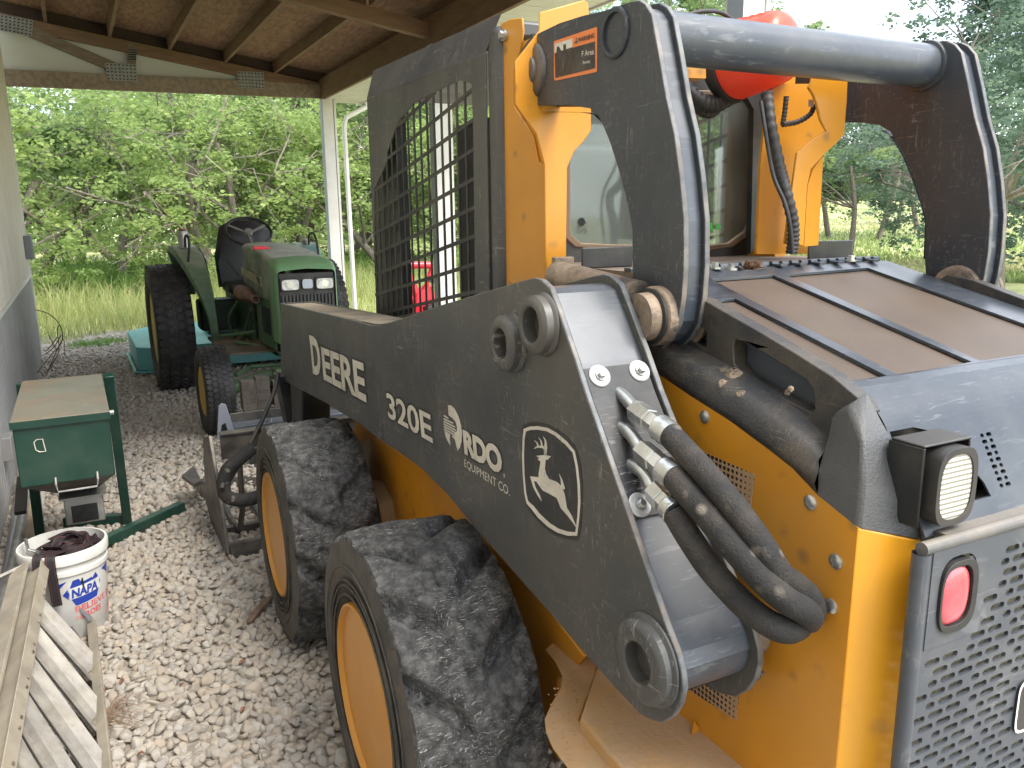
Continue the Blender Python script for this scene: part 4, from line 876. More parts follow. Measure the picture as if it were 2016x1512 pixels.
# auxiliary hoses hanging from the arm front
for pts in (((548,735),(540,770),(515,830),(480,895),(455,940),(438,960)), ((592,762),(590,800),(575,835),(545,860),(500,885),(462,905),(445,935),(436,962))):
    P_ = [mh(x, y, v=3.86-.05*i) for i, (x, y) in enumerate(pts)]; b = MB(MR); b.tube(spline(P_), .0105, 10); b.build('auxiliary_hose', m_blk, SS, smooth=60)
P_ = [mh(x, y, v=3.55) for x, y in ((500,880),(470,905),(448,925),(440,955),(448,978),(480,985),(515,975))]; b = MB(MR); b.tube(spline(P_), [.030]*(len(spline(P_))), 12); b.build('sleeved_hose', m_hose, SS, smooth=60)
# ================================================================== SKELETON BUCKET on the loader
BK = thing('skeleton_bucket', 'black skeleton rock bucket with open bars, on the gravel ahead of the front tyre', 'bucket', (1.3, 4.3, 0))
m_bkt = mat('worn black steel', (.022, .023, .026), .42, c2=(.06, .055, .05), s2=7, dust=.55, dustc=(.14, .12, .095), ds=6, updust=.45, scratch=.5)
m_bkw = mat('worn bright steel plate', (.11, .10, .09), .45, metal=.3, c2=(.045, .04, .036), s2=8, dust=.5, dustc=(.2, .16, .12), ds=6)
sx = .485
sd = [hit(x, y, x=sx)[1:] for x, y in ((399,862),(410,858),(418,905),(432,990),(446,1091),(438,1090),(418,1040),(404,985),(386,965),(385,952),(391,944),(403,955))]
for x0 in (sx, 2.10):
    b = MB(); b.plate([sd], lambda a, c: (x0, a, c), lambda a, c: (x0+.018, a, c)); b.build('side_plate', m_bkw, BK, bevel=.003)
yb = hit(446, 1085, x=sx)[1]
zt0, zt1 = hit(420, 908, y=yb)[2], hit(412, 862, y=yb)[2]
b = MB(); b.box((sx+.018, yb, zt0), (2.10, yb+.02, zt1)); b.build('top_plate', m_bkw, BK, bevel=.003)
b = MB(); b.box((sx+.018, yb-.01, zt1), (2.10, yb+.05, zt1+.012)); b.build('top_rail', m_bkt, BK, bevel=.003)
b = MB(); b.box((sx+.018, yb-.005, .0), (2.10, yb+.02, .085)); b.build('bottom_plate', m_bkw, BK, bevel=.003)
for i in range(11):
    x = sx+.10+i*.145
    b = MB(); b.tube([(x, yb+.03, zt0+.01), (x, yb+.07, .22), (x, yb+.20, .07), (x, yb+.45, .03), (x, 4.95, .02)], .014, 8); b.build('bar', m_bkt if i % 3 else m_bkw, BK)
b = MB(); b.box((sx+.018, yb+.30, .0), (2.10, yb+.34, .05)); b.build('cross_bar', m_bkt, BK)
b = MB(); b.box((sx+.018, 4.80, .0), (2.10, 5.02, .02)); b.build('cutting_edge', m_bkw, BK)
# upper shelf with gussets
ys = 4.15; zs_ = hit(470, 835, y=ys)[2]
b = MB(); b.box((.62, ys-.05, zs_-.02), (1.62, ys+.22, zs_)); b.build('shelf_plate', mat('blue grey steel', (.07, .085, .11), .35, dust=.3, dustc=(.2, .19, .17), scratch=.4), BK, bevel=.003)
b = MB(); b.box((.62, ys+.05, zt1+.0), (1.62, ys+.07, zs_-.02)); b.build('shelf_back', m_bkt, BK)
gp = [hit(x, y, y=ys)[0::2] for x, y in ((427,795),(433,790),(441,792),(455,835),(462,850),(448,855),(440,828),(433,832),(430,858),(424,858))]
b = MB(); b.plate([gp], lambda a, c: (a, ys-.06, c), lambda a, c: (a, ys-.045, c)); b.build('gusset', mat('pale gusset steel', (.20, .22, .27), .4, dust=.4, dustc=(.25, .22, .19)), BK, bevel=.002)
for k, x in enumerate((.80, 1.04, 1.28)):
    b = MB(); b.cyl((x, ys-.02, zs_), (x, ys-.02, zs_+.012), .012, 6); b.build('bolt', m_zinc, BK)
b = MB(); b.plate([[(.40, 4.7), (.485, 4.86), (.485, 4.55), (.44, 4.5)]], lambda a, c: (a, c, .16), lambda a, c: (a, c, .18)); b.build('corner_plate', m_bkw, BK)
# coupler arms of the loader seen behind
b = MB(); q = hit(600, 800, y=3.95)
b.hexa([(.86, 3.9, .45), (.95, 3.9, .45), (.95, 4.0, .45), (.86, 4.0, .45)], [(.80, 3.85, .86), (.89, 3.85, .86), (.89, 3.97, .86), (.80, 3.97, .86)]); b.build('coupler_arm', m_blkm, BK, bevel=.006)

# ================================================================== GREEN GAME FEEDER
FX0, FX1, FY0, FY1, FZ = -.285, .055, 3.45, 4.36, .865
FD = thing('game_feeder', 'dark green metal box feeder on a tube stand beside the wall', 'feeder', (-.12, 3.9, 0))
b = MB(); b.box((FX0+.006, FY0+.006, .60), (FX1-.006, FY1-.006, FZ-.02)); bx = b.build('hopper_box', m_feed, FD, bevel=.004)
b = MB(); b.hexa([(-.17, 3.75, .47), (-.02, 3.75, .47), (-.02, 4.05, .47), (-.17, 4.05, .47)], [(FX0+.01, FY0+.01, .60), (FX1-.01, FY0+.01, .60), (FX1-.01, FY1-.01, .60), (FX0+.01, FY1-.01, .60)]); b.build('funnel', mat('dirty dark funnel', (.035, .04, .035), .5, c2=(.08, .075, .06), s2=6, dust=.4, dustc=(.2, .18, .13)), FD)
m_lid = mat('dusty feeder lid', (.125, .13, .105), .65, c2=(.10, .105, .085), s2=3, dust=.7, dustc=(.19, .12, .07), ds=2.4, scratch=.3)
b = MB(); b.box((FX0, FY0, FZ-.028), (FX1, FY1, FZ)); b.mi = 0
lid = b.build('lid', m_lid, FD, bevel=.005)
b = MB(); b.box((FX0-.001, FY0-.003, FZ-.030), (FX1+.001, FY0-.0005, FZ-.002)); b.build('lid_lip', m_feed, lid)
b = MB(); h = [(-.16, FY0-.002, .625), (-.16, FY0-.03, .605), (-.155, FY0-.03, .575), (-.02, FY0-.03, .575), (-.015, FY0-.03, .605), (-.015, FY0-.002, .625)]; b.tube(h, .0045, 8); b.build('wire_handle', m_galv, FD)
b = MB(); h = [(-.215, FY0+.004, .775), (-.205, FY0+.004, .785), (-.185, FY0+.004, .785), (-.180, FY0+.004, .735), (-.200, FY0+.004, .735), (-.212, FY0+.004, .745), (-.215, FY0+.004, .775)]; b.tube(h, .0022, 6); b.build('latch_mark', m_decal, FD)
b = MB(); b.box((-.155, 3.70, .335), (-.005, 3.86, .455)); sb = b.build('spreader_box', m_galv, FD, bevel=.006)
b = MB(); b.box((-.130, 3.697, .345), (-.03, 3.699, .42)); b.build('spreader_opening', m_blkm, sb)
b = MB(); b.box((-.17, 3.68, .455), (.01, 3.88, .462)); b.build('mounting_plate', m_galv, FD)
def stick(nm, p, q, w, h, m, par, up=(0, 0, 1), bev=.004): b = MB(); b.beam(p, q, w, h, up); return b.build(nm, m, par, bevel=bev)
A = hit(205, 1052, z=.04); B = hit(358, 996, z=.04); D = hit(250, 1020, z=.04)
stick('base_tube', (A[0]-.10, A[1]-.20, .045), B, .05, .05, m_feed, FD)
stick('base_tube', (-.20, D[1]+.12, .04), (D[0], D[1], .04), .05, .05, m_feed, FD)
tp_ = hit(215, 787, y=D[1]+.0)
stick('upright', (D[0], D[1], .0), (FX1+.028, D[1]-.25, .87), .045, .045, m_feed, FD, up=(0, 1, 0))
stick('upright', (-.31, 4.5, .0), (-.29, 4.40, .85), .045, .045, m_feed, FD, up=(0, 1, 0))
b = MB(); b.cyl((FX1, FY0+.02, FZ-.01), (FX1+.015, FY0+.02, FZ-.01), .01, 12); b.build('hinge', m_galv, FD)

# ================================================================== BUCKET with ratchet straps
bc = (-.165, 3.42, 0); bh = .37
PB_ = thing('plastic_bucket', 'white plastic bucket with blue and red printing, full of ratchet straps', 'bucket', bc)
m_bw = mat('white bucket plastic', (.70, .70, .67), .4, c2=(.62, .61, .57), s2=8, dust=.35, dustc=(.45, .40, .32), ds=5)
b = MB(); bo = Vector(bc)
b.lathe(bc, (0, 0, 1), [(.0, .0), (.0, .122), (.006, .127), (.28, .147), (.283, .153), (.30, .153), (.303, .148), (.325, .149), (.328, .158), (.362, .160), (.37, .156), (.37, .149), (.33, .146), (.012, .122), (.012, 0)], 56); pb = b.build('bucket_body', m_bw, PB_, smooth=50)
def on_bucket(a, z, off=.0012):                             # a: metres round the wall from the side that faces the viewer
    (a, z) = (a*1.2, .215+(z-.175)*1.22) if z < .215 else (a, z); th = rad(-64)+a/.138; r = .127+(z-.006)*(.020/.274)+off; return (bc[0]+r*math.cos(th), bc[1]+r*math.sin(th), z)
m_blue = mat('blue print', (.02, .05, .33), .4); m_pink = mat('red print', (.62, .10, .12), .5, c2=(.66, .3, .3), s2=14)
def wrap(mb, V, F, n=0): return mb.add([on_bucket(a, z) for a, z in V], F)
def txt_b(t, a0, a1, z0, z1, m, bold=.02, off=.0012, shear=0, slope=0):
    V, F = text_mesh(t, bold, 1.0, shear); mb = MB(); mb.add([on_bucket(a0+(a1-a0)*x, z0+(z1-z0)*y+slope*x, off) for x, y in V], F); return mb.build('lettering', m, pb, smooth=0)
hexp = [(-.052,.168),(-.034,.212),(.034,.220),(.054,.178),(.036,.132),(-.032,.124)]
def subd(l, k=8): return [tuple(np.array(l[i])*(1-t)+np.array(l[(i+1) % len(l)])*t) for i in range(len(l)) for t in np.linspace(0, 1, k, endpoint=False)]
def fan(mb, l, off):
    l = subd(l); c = tuple(np.mean(l, 0)); rings = [[tuple(np.array(c)+(np.array(p)-c)*k) for p in l] for k in (1, .66, .33, .001)]; n = len(l)
    mb.add([on_bucket(a, z, off) for r in rings for a, z in r], [(j*n+i, j*n+(i+1) % n, (j+1)*n+(i+1) % n, (j+1)*n+i) for j in range(3) for i in range(n)])
b = MB(); fan(b, hexp, .0010); b.build('hexagon_logo', m_blue, pb, smooth=0)
b = MB(); fan(b, [(-.047,.149),(.049,.157),(.049,.195),(-.047,.187)], .0014); b.build('logo_band', m_bw, pb, smooth=0)
b = MB(); fan(b, [(-.050,.158),(-.044,.158),(-.044,.180),(-.050,.180)], .0017) if 0 else None
txt_b('NAPA', -.042, .040, .152, .182, m_blue, .045, .0018, .12, .005)
b = MB(); fan(b, [(-.0655,.168),(-.050,.150),(-.050,.186)], .0012); b.build('logo_tips', m_blue, pb, smooth=0)
txt_b('BELIEVE IN', -.036, .115, .100, .121, m_pink, .03, .0012, 0, .010); txt_b('HEROES', -.036, .050, .072, .092, m_pink, .035, .0012, 0, .008)
b = MB(); fan(b, [(-.105,.250),(-.060,.262),(-.085,.235),(-.105,.215)], .0012); b.build('blue_flag', m_blue, pb, smooth=0)
b = MB(); fan(b, [(.075,.262),(.12,.272),(.12,.225),(.10,.245)], .0012); b.build('blue_flag', m_blue, pb, smooth=0)
b = MB(); fan(b, [(.070,.045),(.115,.09),(.115,.06),(.09,.05)], .0012); b.build('red_stripe', m_pink, pb, smooth=0)
b = MB(); fan(b, [(-.010,.262),(-.007,.262),(-.004,.225),(-.008,.196),(-.012,.196),(-.009,.228)], .002); b.build('crack_mark', m_blkm, pb, smooth=0)
RS = thing('ratchet_straps', 'black webbing ratchet straps with red edge stripes, heaped in the white bucket', 'straps', (bc[0], bc[1], .33))
m_strap = mat('black webbing', (.014, .010, .013), .75, bump=.3, bs=400); m_stripe = mat('red strap edge', (.12, .022, .018), .7)
def strap(pts, w, par, tilt=None):
    Q = [Vector(p) for p in spline(pts, 7)]; o = MB(); s = MB(); s2 = MB()
    L_ = []; 
    for i, p in enumerate(Q):
        d = (Q[min(i+1, len(Q)-1)]-Q[max(i-1, 0)]).normalized(); up = Vector(tilt(i/len(Q)) if tilt else (0, 0, 1)); sdv = d.cross(up)
        if sdv.length < .1: sdv = d.cross(Vector((1, 0, 0)))
        L_.append((p, sdv.normalized(), d))
    def rib(mb, o0, o1, lift_):
        V = []; n = len(L_)
        for p, sv, d in L_:
            nn = sv.cross(d).normalized(); V += [p+sv*o0*w+nn*lift_, p+sv*o1*w+nn*lift_, p+sv*o1*w-nn*lift_, p+sv*o0*w-nn*lift_]
        mb.add(V, [(4*i+k, 4*i+(k+1) % 4, 4*i+4+(k+1) % 4, 4*i+4+k) for i in range(n-1) for k in range(4)])
    rib(o, -.5, .5, .001); rib(s, -.38, -.33, .0013); rib(s, .33, .38, .0013)
    a = o.build('webbing', m_strap, par, smooth=40); s.build('edge_stripe', m_stripe, a, smooth=0)
for k in range(20):
    r0 = random.uniform(.03, .105); a0 = random.uniform(0, 6.28); z0 = .295+k*.0045; z0 = min(z0, .352)
    pts = [(bc[0]+r0*math.cos(a0+t)*random.uniform(.75, 1.1)+.02, bc[1]+r0*math.sin(a0+t)*random.uniform(.75, 1.1), z0+random.uniform(-.012, .022)) for t in np.linspace(0, random.uniform(3, 5.5), 7)]
    strap(pts, .035, RS, lambda t: (random.uniform(-.05, .05), .15, 1) if 0 else (math.sin(k*1.7), math.cos(k*2.1), .9))
q0 = hit(100, 1068, y=3.30)
strap([(bc[0]+.02, bc[1]-.02, .345), (bc[0]-.01, bc[1]-.10, .368), (bc[0]-.035, bc[1]-.152, .379), (bc[0]-.04, bc[1]-.170, .355), (bc[0]-.038, bc[1]-.170, .25), (bc[0]-.036, bc[1]-.166, .18)], .034, RS, lambda t: (0, -.3, 1) if t < .45 else (0, -1, .1))
strap([(bc[0]+.0, bc[1]+.02, .345), (bc[0]-.04, bc[1]-.08, .366), (bc[0]-.075, bc[1]-.138, .379), (bc[0]-.082, bc[1]-.155, .355), (bc[0]-.082, bc[1]-.153, .28)], .034, RS, lambda t: (0, -.3, 1) if t < .45 else (0, -1, .1))
b = MB(); b.cyl((bc[0]-.115, bc[1]+.02, .345), (bc[0]-.085, bc[1]-.03, .35), .014, 12); b.cyl((bc[0]-.118, bc[1]+.02, .34), (bc[0]-.122, bc[1]+.03, .40), .006, 8); b.build('ratchet_spindle', m_zinc, RS); b = MB(); b.hexa([(bc[0]-.10, bc[1]-.02, .335), (bc[0]-.05, bc[1]-.04, .335), (bc[0]-.045, bc[1]-.01, .335), (bc[0]-.10, bc[1]+.01, .335)], [(bc[0]-.10, bc[1]-.02, .35), (bc[0]-.05, bc[1]-.04, .35), (bc[0]-.045, bc[1]-.01, .35), (bc[0]-.10, bc[1]+.01, .35)]); b.build('ratchet_handle', mat('orange rust handle', (.30, .12, .05), .6), RS)

# ================================================================== LADDER lying against the wall (bottom left)
LD = thing('folding_ladder', 'aluminium folding ladder lying on the gravel in front of the white bucket', 'ladder', (-.25, 2.3, 0))
def lz(x, y, z): return hit(x, y, z=z)
TL, TR = lz(62, 1120, .33), lz(181, 1222, .10)            # far ends of the two rails
rL0, rL1 = np.array(lz(70, 1118, .33)), np.array(lz(-10, 1512, .30))
rR0, rR1 = np.array(lz(180, 1225, .07)), np.array(lz(211, 1530, .07))
dL = rL1-rL0; dR = rR1-rR0
def rail_bar(nm, p, q, w, h, m, up): b = MB(); b.beam(tuple(p), tuple(q), w, h, up); return b.build(nm, m, LD, bevel=.002)
pl = np.cross((rR0-rL0), dL); pl = pl/np.linalg.norm(pl); pl = pl if pl[2] > 0 else -pl
rail_bar('side_rail', rL0, rL1+dL*.3, .012, .085, m_aludirt, tuple(pl))
rail_bar('side_rail', rL0+pl*.042, rL1+dL*.3+pl*.042, .045, .004, m_aludirt, tuple(pl))
rail_bar('side_rail', rL0-np.array([.05, 0, -.01]), rL1+dL*.3-np.array([.05, 0, -.01]), .012, .07, m_aludirt, tuple(pl))
rail_bar('side_rail', rR0, rR1+dR*.3, .012, .034, m_aludirt, tuple(pl))
rail_bar('end_bar', np.array(lz(72, 1100, .345)), rR0+(0, 0, .01), .030, .012, mat('grey ladder end', (.25, .25, .26), .5, metal=.4, dust=.4, dustc=(.3, .26, .2)), tuple(pl))
rail_bar('end_bar', np.array(lz(-20, 1145, .33)), np.array(lz(72, 1102, .34)), .012, .018, m_alu, tuple(pl))
for k in range(0, 6):
    a = rL0+dL*(.19+.165*k); c = rR0+dR*(.36+.31*k)
    a2 = a+(c-a)*.02; c2 = a+(c-a)*.93
    wd = dL/np.linalg.norm(dL)
    b = MB(); m0 = []
    n = 15; W_ = float(np.linalg.norm(dL))*.165*.60; ax_ = (c2-a2)/np.linalg.norm(c2-a2); nr = np.cross(ax_, wd); nr = nr/np.linalg.norm(nr); nr = nr if nr[2] > 0 else -nr
    secs = []
    for P_ in (a2, c2):
        s_ = []
        for j in range(n): s_.append(tuple(P_+wd*W_*(j/(n-1)-.5)+nr*(.0075 if j % 2 else 0)+nr*(-.018 if j in (0, n-1) else 0)))
        s_ += [tuple(P_+wd*W_*.5-nr*.03), tuple(P_-wd*W_*.5-nr*.03)]; secs.append(s_)
    loft(b, secs); m_ = len(secs[0]); b.F += [tuple(range(m_))[::-1], tuple(range(m_, 2*m_))]; b.MI += [0, 0]
    st_ = b.build('step', m_alu, LD, smooth=0)
    b = MB(); b.beam(tuple(a2+wd*(W_*.5+.012)-nr*.012), tuple(c+wd*(W_*.5+.012)-nr*.012), .018, .003, tuple(nr)); b.build('step_brace', m_alu, LD)
    b = MB(); b.hexa([tuple(c2-wd*.05-nr*.035), tuple(c-wd*.05-nr*.035), tuple(c+wd*.05-nr*.035), tuple(c2+wd*.05-nr*.035)], [tuple(c2-wd*.05-nr*.012), tuple(c-wd*.05-nr*.012), tuple(c+wd*.05-nr*.012), tuple(c2+wd*.05-nr*.012)]); b.build('step_bracket', m_aludirt, LD)
    for e in (.0, .05):
        b = MB(); p = a+wd*e+pl*.046+ax_*.014; b.lathe(tuple(p), tuple(pl), [(0, .005), (.002, .004), (.003, 0)], 8); b.build('rivet', m_dirt, LD)
        b = MB(); p = c+wd*e+pl*.030; b.lathe(tuple(p), tuple(pl), [(0, .005), (.002, .004), (.003, 0)], 8); b.build('rivet', m_dirt, LD)
b = MB(); lc = np.array(lz(110, 1195, .20)); b.hexa([lz(82, 1150, .10), lz(178, 1290, .03), lz(150, 1290, .03), lz(85, 1190, .06)], [tuple(np.array(p)+(0, 0, .02)) for p in (lz(82, 1150, .10), lz(178, 1290, .03), lz(150, 1290, .03), lz(85, 1190, .06))]); b.build('shelf_tray', mat('grey tray plastic', (.10, .10, .11), .5), LD, bevel=.004)

# ================================================================== pipes and lumber along the wall
m_pipe = mat('galvanised pipe', (.35, .35, .37), .35, metal=.6, dust=.3, dustc=(.3, .26, .2))
for nm, lb, cat, p, q, r, m in (('metal_conduit', 'grey metal conduit lying along the foot of the wall, nearest the wall', 'conduit', hit(40, 960, z=.03), hit(5, 1180, z=.06), .022, m_pipe),
                       ('metal_pipe', 'shiny metal pipe between the conduit and the tan board by the wall', 'pipe', hit(55, 965, z=.05), hit(25, 1110, z=.06), .024, m_galv)):
    p = np.array(p); q = np.array(q); c = (p+q)/2; t = thing(nm, lb, cat, tuple(c*(1, 1, 0))); b = MB(); b.tube([tuple(p+(p-q)*.1), tuple(q+(q-p)*.6)], r, 16); b.build('pipe_body', m, t)
for nm, lb, x0, col in (('tan_board', 'tan board lying on the gravel between the pipe and the white angle strip', 70, (.42, .32, .21)), ('pale_strip', 'pale trim strip lying beside the tan board behind the bucket', 86, (.50, .47, .40))):
    p = np.array(hit(x0, 965, z=.03)); q = np.array(hit(x0-20, 1100, z=.03)); t = thing(nm, lb, 'board', tuple((p+q)/2*(1, 1, 0))); b = MB(); b.beam(tuple(p+(p-q)*.2), tuple(q), .05 if x0 == 70 else .025, .03); b.build('board_body', mat(nm, col, .7, dust=.3), t, bevel=.003)
stake = thing('dark_corner_trim', 'dark metal strip leaning in the corner behind the feeder', 'trim', (-.42, 4.4, 0)); b = MB(); b.beam(hit(45, 940, y=4.6), hit(40, 1010, y=4.3), .05, .02); b.build('strip_body', m_blkm, stake)
# ================================================================== TRACTOR
TR = thing('compact_tractor', 'old green compact tractor with yellow wheels parked facing the loader', 'tractor', (1.48, 7.0, 0))
m_ttr = mat('tractor tyre rubber', (.016, .016, .017), .62, c2=(.028, .028, .027), s2=12, dust=.5, dustc=(.07, .06, .05), ds=6, bump=.3, bs=70)
def hex_tyre(nm, par, xc, yc, R, hw, rim_r, cell, h, flip=1):
    b = MB(); prof = [(-hw*.6, rim_r), (-hw*.85, rim_r+.02), (-hw, rim_r+(R-rim_r)*.5), (-hw*.96, R*.93), (-hw*.75, R*.985), (0, R), (hw*.75, R*.985), (hw*.96, R*.93), (hw, rim_r+(R-rim_r)*.5), (hw*.85, rim_r+.02), (hw*.6, rim_r)]
    b.lathe((xc, yc, R), (1, 0, 0), prof, 64); t = b.build(nm, m_ttr, par, smooth=60)
    n = int(2*math.pi*R/(cell*1.0)); m_ = max(3, int(2*hw*.92/(cell*.86))); b = MB()
    for j in range(m_):
        a = -hw*.74+2*hw*.74*j/(m_-1)
        for i in range(n):
            th = 2*math.pi*(i+(j % 2)*.5)/n; s = abs(a)/hw; Rr = R*(1-.05*max(0, s-.55)**1.2*2)
            V = []
            for k in range(6):
                an = math.pi/3*k+math.pi/6; da, dt = cell*.52*math.cos(an), cell*.52*math.sin(an)/Rr
                for hh, q in ((-.004, 1), (h, .86)): V.append((xc+a+da*q, yc+(Rr+hh)*math.cos(th+dt*q), R+(Rr+hh)*math.sin(th+dt*q)))
            b.add(V, [(1, 3, 5, 7, 9, 11)]+[(2*k, 2*((k+1) % 6), 2*((k+1) % 6)+1, 2*k+1) for k in range(6)])
    o = b.build('tread_lugs', m_ttr, par, smooth=0); o['kind'] = 'stuff'
    return t
m_tyel = mat('tractor rim yellow', (.62, .42, .02), .45, c2=(.50, .33, .04), s2=6, dust=.3, dustc=(.35, .27, .14))
def twheel(xc, yc, R, hw, rim_r, cell, h, out):
    w = holder('wheel', TR); hex_tyre('tyre', w, xc, yc, R, hw, rim_r, cell, h)
    x0 = xc+out*hw*.75; b = MB(); b.lathe((x0, yc, R), (-out, 0, 0), [(-.01, rim_r+.012), (-.014, rim_r+.004), (0, rim_r-.008), (.04, rim_r-.03), (.06, rim_r*.7), (.07, rim_r*.45), (.03, rim_r*.38), (.028, .05), (0, .045), (0, 0)], 48); b.build('rim', m_tyel, w, smooth=40)
    return w
twheel(.83, 6.28, .335, .105, .175, .042, .004, -1); twheel(2.09, 6.28, .335, .105, .175, .042, .004, 1)
twheel(.735, 8.25, .60, .165, .34, .075, .004, -1); twheel(2.19, 8.25, .60, .165, .34, .075, .004, 1)
TX = 1.49
# hood as a lofted shell
def hsec(y, w, zt, zb, r=.045, n=5):
    o = [(TX-w, y, zb)]
    for k in range(n+1): a = math.pi-math.pi/2*k/n; o.append((TX-w+r+r*math.cos(a), y, zt-r+r*math.sin(a)))
    o += [(TX, y, zt+.012)]
    for k in range(n+1): a = math.pi/2-math.pi/2*k/n; o.append((TX+w-r+r*math.cos(a), y, zt-r+r*math.sin(a)))
    return o+[(TX+w, y, zb)]
b = MB(); loft(b, [hsec(6.12, .222, 1.315, 1.0, .05), hsec(6.45, .215, 1.36, 1.0), hsec(6.9, .205, 1.39, 1.03), hsec(7.3, .20, 1.40, 1.07)], False); b.F += [tuple(range(14+1))[::-1]] if 0 else []
b.build('hood', m_hoodg, TR, smooth=50)
b = MB(); loft(b, [hsec(5.90, .212, 1.235, .70, .03), hsec(5.915, .224, 1.262, .70, .035), hsec(5.97, .229, 1.298, .70, .045), hsec(6.13, .226, 1.322, .70, .05)], False); m_nose = mat('bright green nose', (.13, .27, .12), .45, c2=(.12, .24, .11), s2=4, dust=.5, dustc=(.2, .25, .15)); b.build('nose', m_nose, TR, smooth=50)
b = MB(); b.box((TX-.215, 6.14, .62), (TX-.20, 6.75, 1.0)); b.build('side_panel', m_green, TR, bevel=.004)
b = MB(); b.box((TX+.20, 6.14, .62), (TX+.215, 6.75, 1.0)); b.build('side_panel', m_green, TR, bevel=.004)
for k in range(9): b = MB(); b.box((TX-.2185, 6.25+k*.035, .72), (TX-.2155, 6.268+k*.035, .93)); b.build('louver', m_blkm, TR, smooth=0)
b = MB(); b.uplate([[(6.45, 1.085), (7.28, 1.135), (7.28, 1.20), (6.45, 1.16)]], TX-.2225, TX-.2165); st_ = b.build('stripe_decal', mat('cream stripe', (.36, .33, .20), .5, c2=(.22, .21, .14), s2=6), TR)
b = MB(); letters(b, '950', quadmap((TX-.2245, 6.62, 1.105), (TX-.2245, 6.48, 1.10), (TX-.2245, 6.62, 1.155), (TX-.2245, 6.48, 1.15)), .03); b.build('lettering', m_decalk, st_, smooth=0)
# grille with lamps
b = MB(); b.box((TX-.205, 5.915, .66), (TX+.205, 5.95, 1.215)); gr = b.build('grille', m_blkm, TR, bevel=.004)
for k in range(15): b = MB(); x = TX-.185+k*.0265; b.box((x-.006, 5.900, .70), (x+.006, 5.915, 1.055)); b.build('grille_bar', mat('grille bar grey', (.05, .05, .05), .6, updust=.3) if k == 0 else bpy.data.materials['grille bar grey'], gr, bevel=.002)
for x in (TX-.125, TX+.13):
    b = MB(); b.box((x-.072, 5.900, 1.085), (x+.072, 5.915, 1.180)); lm = b.build('headlight', m_blkm, TR, bevel=.004)
    b = MB(); b.vplate([squircle(x, 1.132, .062, .038, 24, 5)], 5.894, 5.90); b.build('lens', m_lens, lm, bevel=.002)
    b = MB(); b.vplate([circ2((x, 1.132), .026, 20)], 5.892, 5.894); b.build('bulb_reflector', m_chrome, lm)
b = MB(); b.vplate([squircle(TX, 1.135, .038, .034, 24, 5)], 5.890, 5.91); b.build('clear_panel', mat('grey square lens', (.45, .50, .55), .25), TR, bevel=.003)
b = MB(); b.lathe((TX-.27, 7.15, 1.0), (0, -1, -.02), [(0, .02), (.01, .055), (.05, .065), (.30, .065), (.36, .045), (.40, .032), (.68, .030), (.68, .024), (.62, .024), (.62, 0)], 24); b.build('muffler', mat('rusty muffler', (.12, .06, .04), .75, c2=(.20, .12, .09), s2=14, dust=.4, dustc=(.22, .16, .12)), TR, smooth=40)
# engine and chassis
b = MB(); b.box((TX-.13, 6.2, .55), (TX+.13, 7.5, 1.0)); b.build('engine_block', m_blkm, TR, bevel=.02)
b = MB(); b.box((TX-.17, 7.3, .45), (TX+.17, 8.6, .95)); b.build('gearbox', mat('dark green casting', (.02, .06, .025), .6, dust=.5, dustc=(.08, .07, .05)), TR, bevel=.03)
b = MB(); b.tube([(.95, 6.28, .335), (1.2, 6.28, .40), (1.75, 6.28, .40), (2.0, 6.28, .335)], .05, 12); b.build('front_axle', m_green, TR)
b = MB(); b.box((TX-.26, 5.98, .40), (TX+.26, 6.12, .50)); b.build('front_frame', m_green, TR, bevel=.01)
b = MB(); b.box((TX-.50, 6.45, .56), (TX+.0, 7.05, .575)); b.build('mesh_guard', perf_mat('mesh guard', (.12, .10, .07), (.01, .01, .01), 34, thr=(.3, .36)), TR)
b = MB(); b.tube([(1.0, 6.35, .42), (1.15, 6.5, .45), (1.45, 6.45, .45)], .018, 8); b.build('steering_link', m_green, TR)
for k, pts in enumerate((((1.2, 7.5, .55), (1.14, 7.35, .75), (1.2, 7.15, .92)), ((1.05, 7.5, .6), (1.05, 7.2, .62), (1.3, 7.0, .66)), ((1.25, 7.5, .5), (1.3, 7.2, .8), (1.28, 7.05, .85)), ((1.1, 6.9, .6), (1.3, 6.75, .56), (1.4, 6.6, .5)))):
    b = MB(); b.tube(spline(pts, 5), .014, 8); b.build('step_tube', m_green, TR)
b = MB(); b.box((1.02, 7.35, .50), (1.32, 7.9, .53)); b.build('foot_board', mat('pinkish foot board', (.30, .20, .17), .7, dust=.4), TR, bevel=.004)
b = MB(); b.box((1.0, 8.1, .55), (1.98, 8.4, .85)); b.build('rear_axle', mat('dark casting', (.015, .03, .017), .6), TR, bevel=.03)
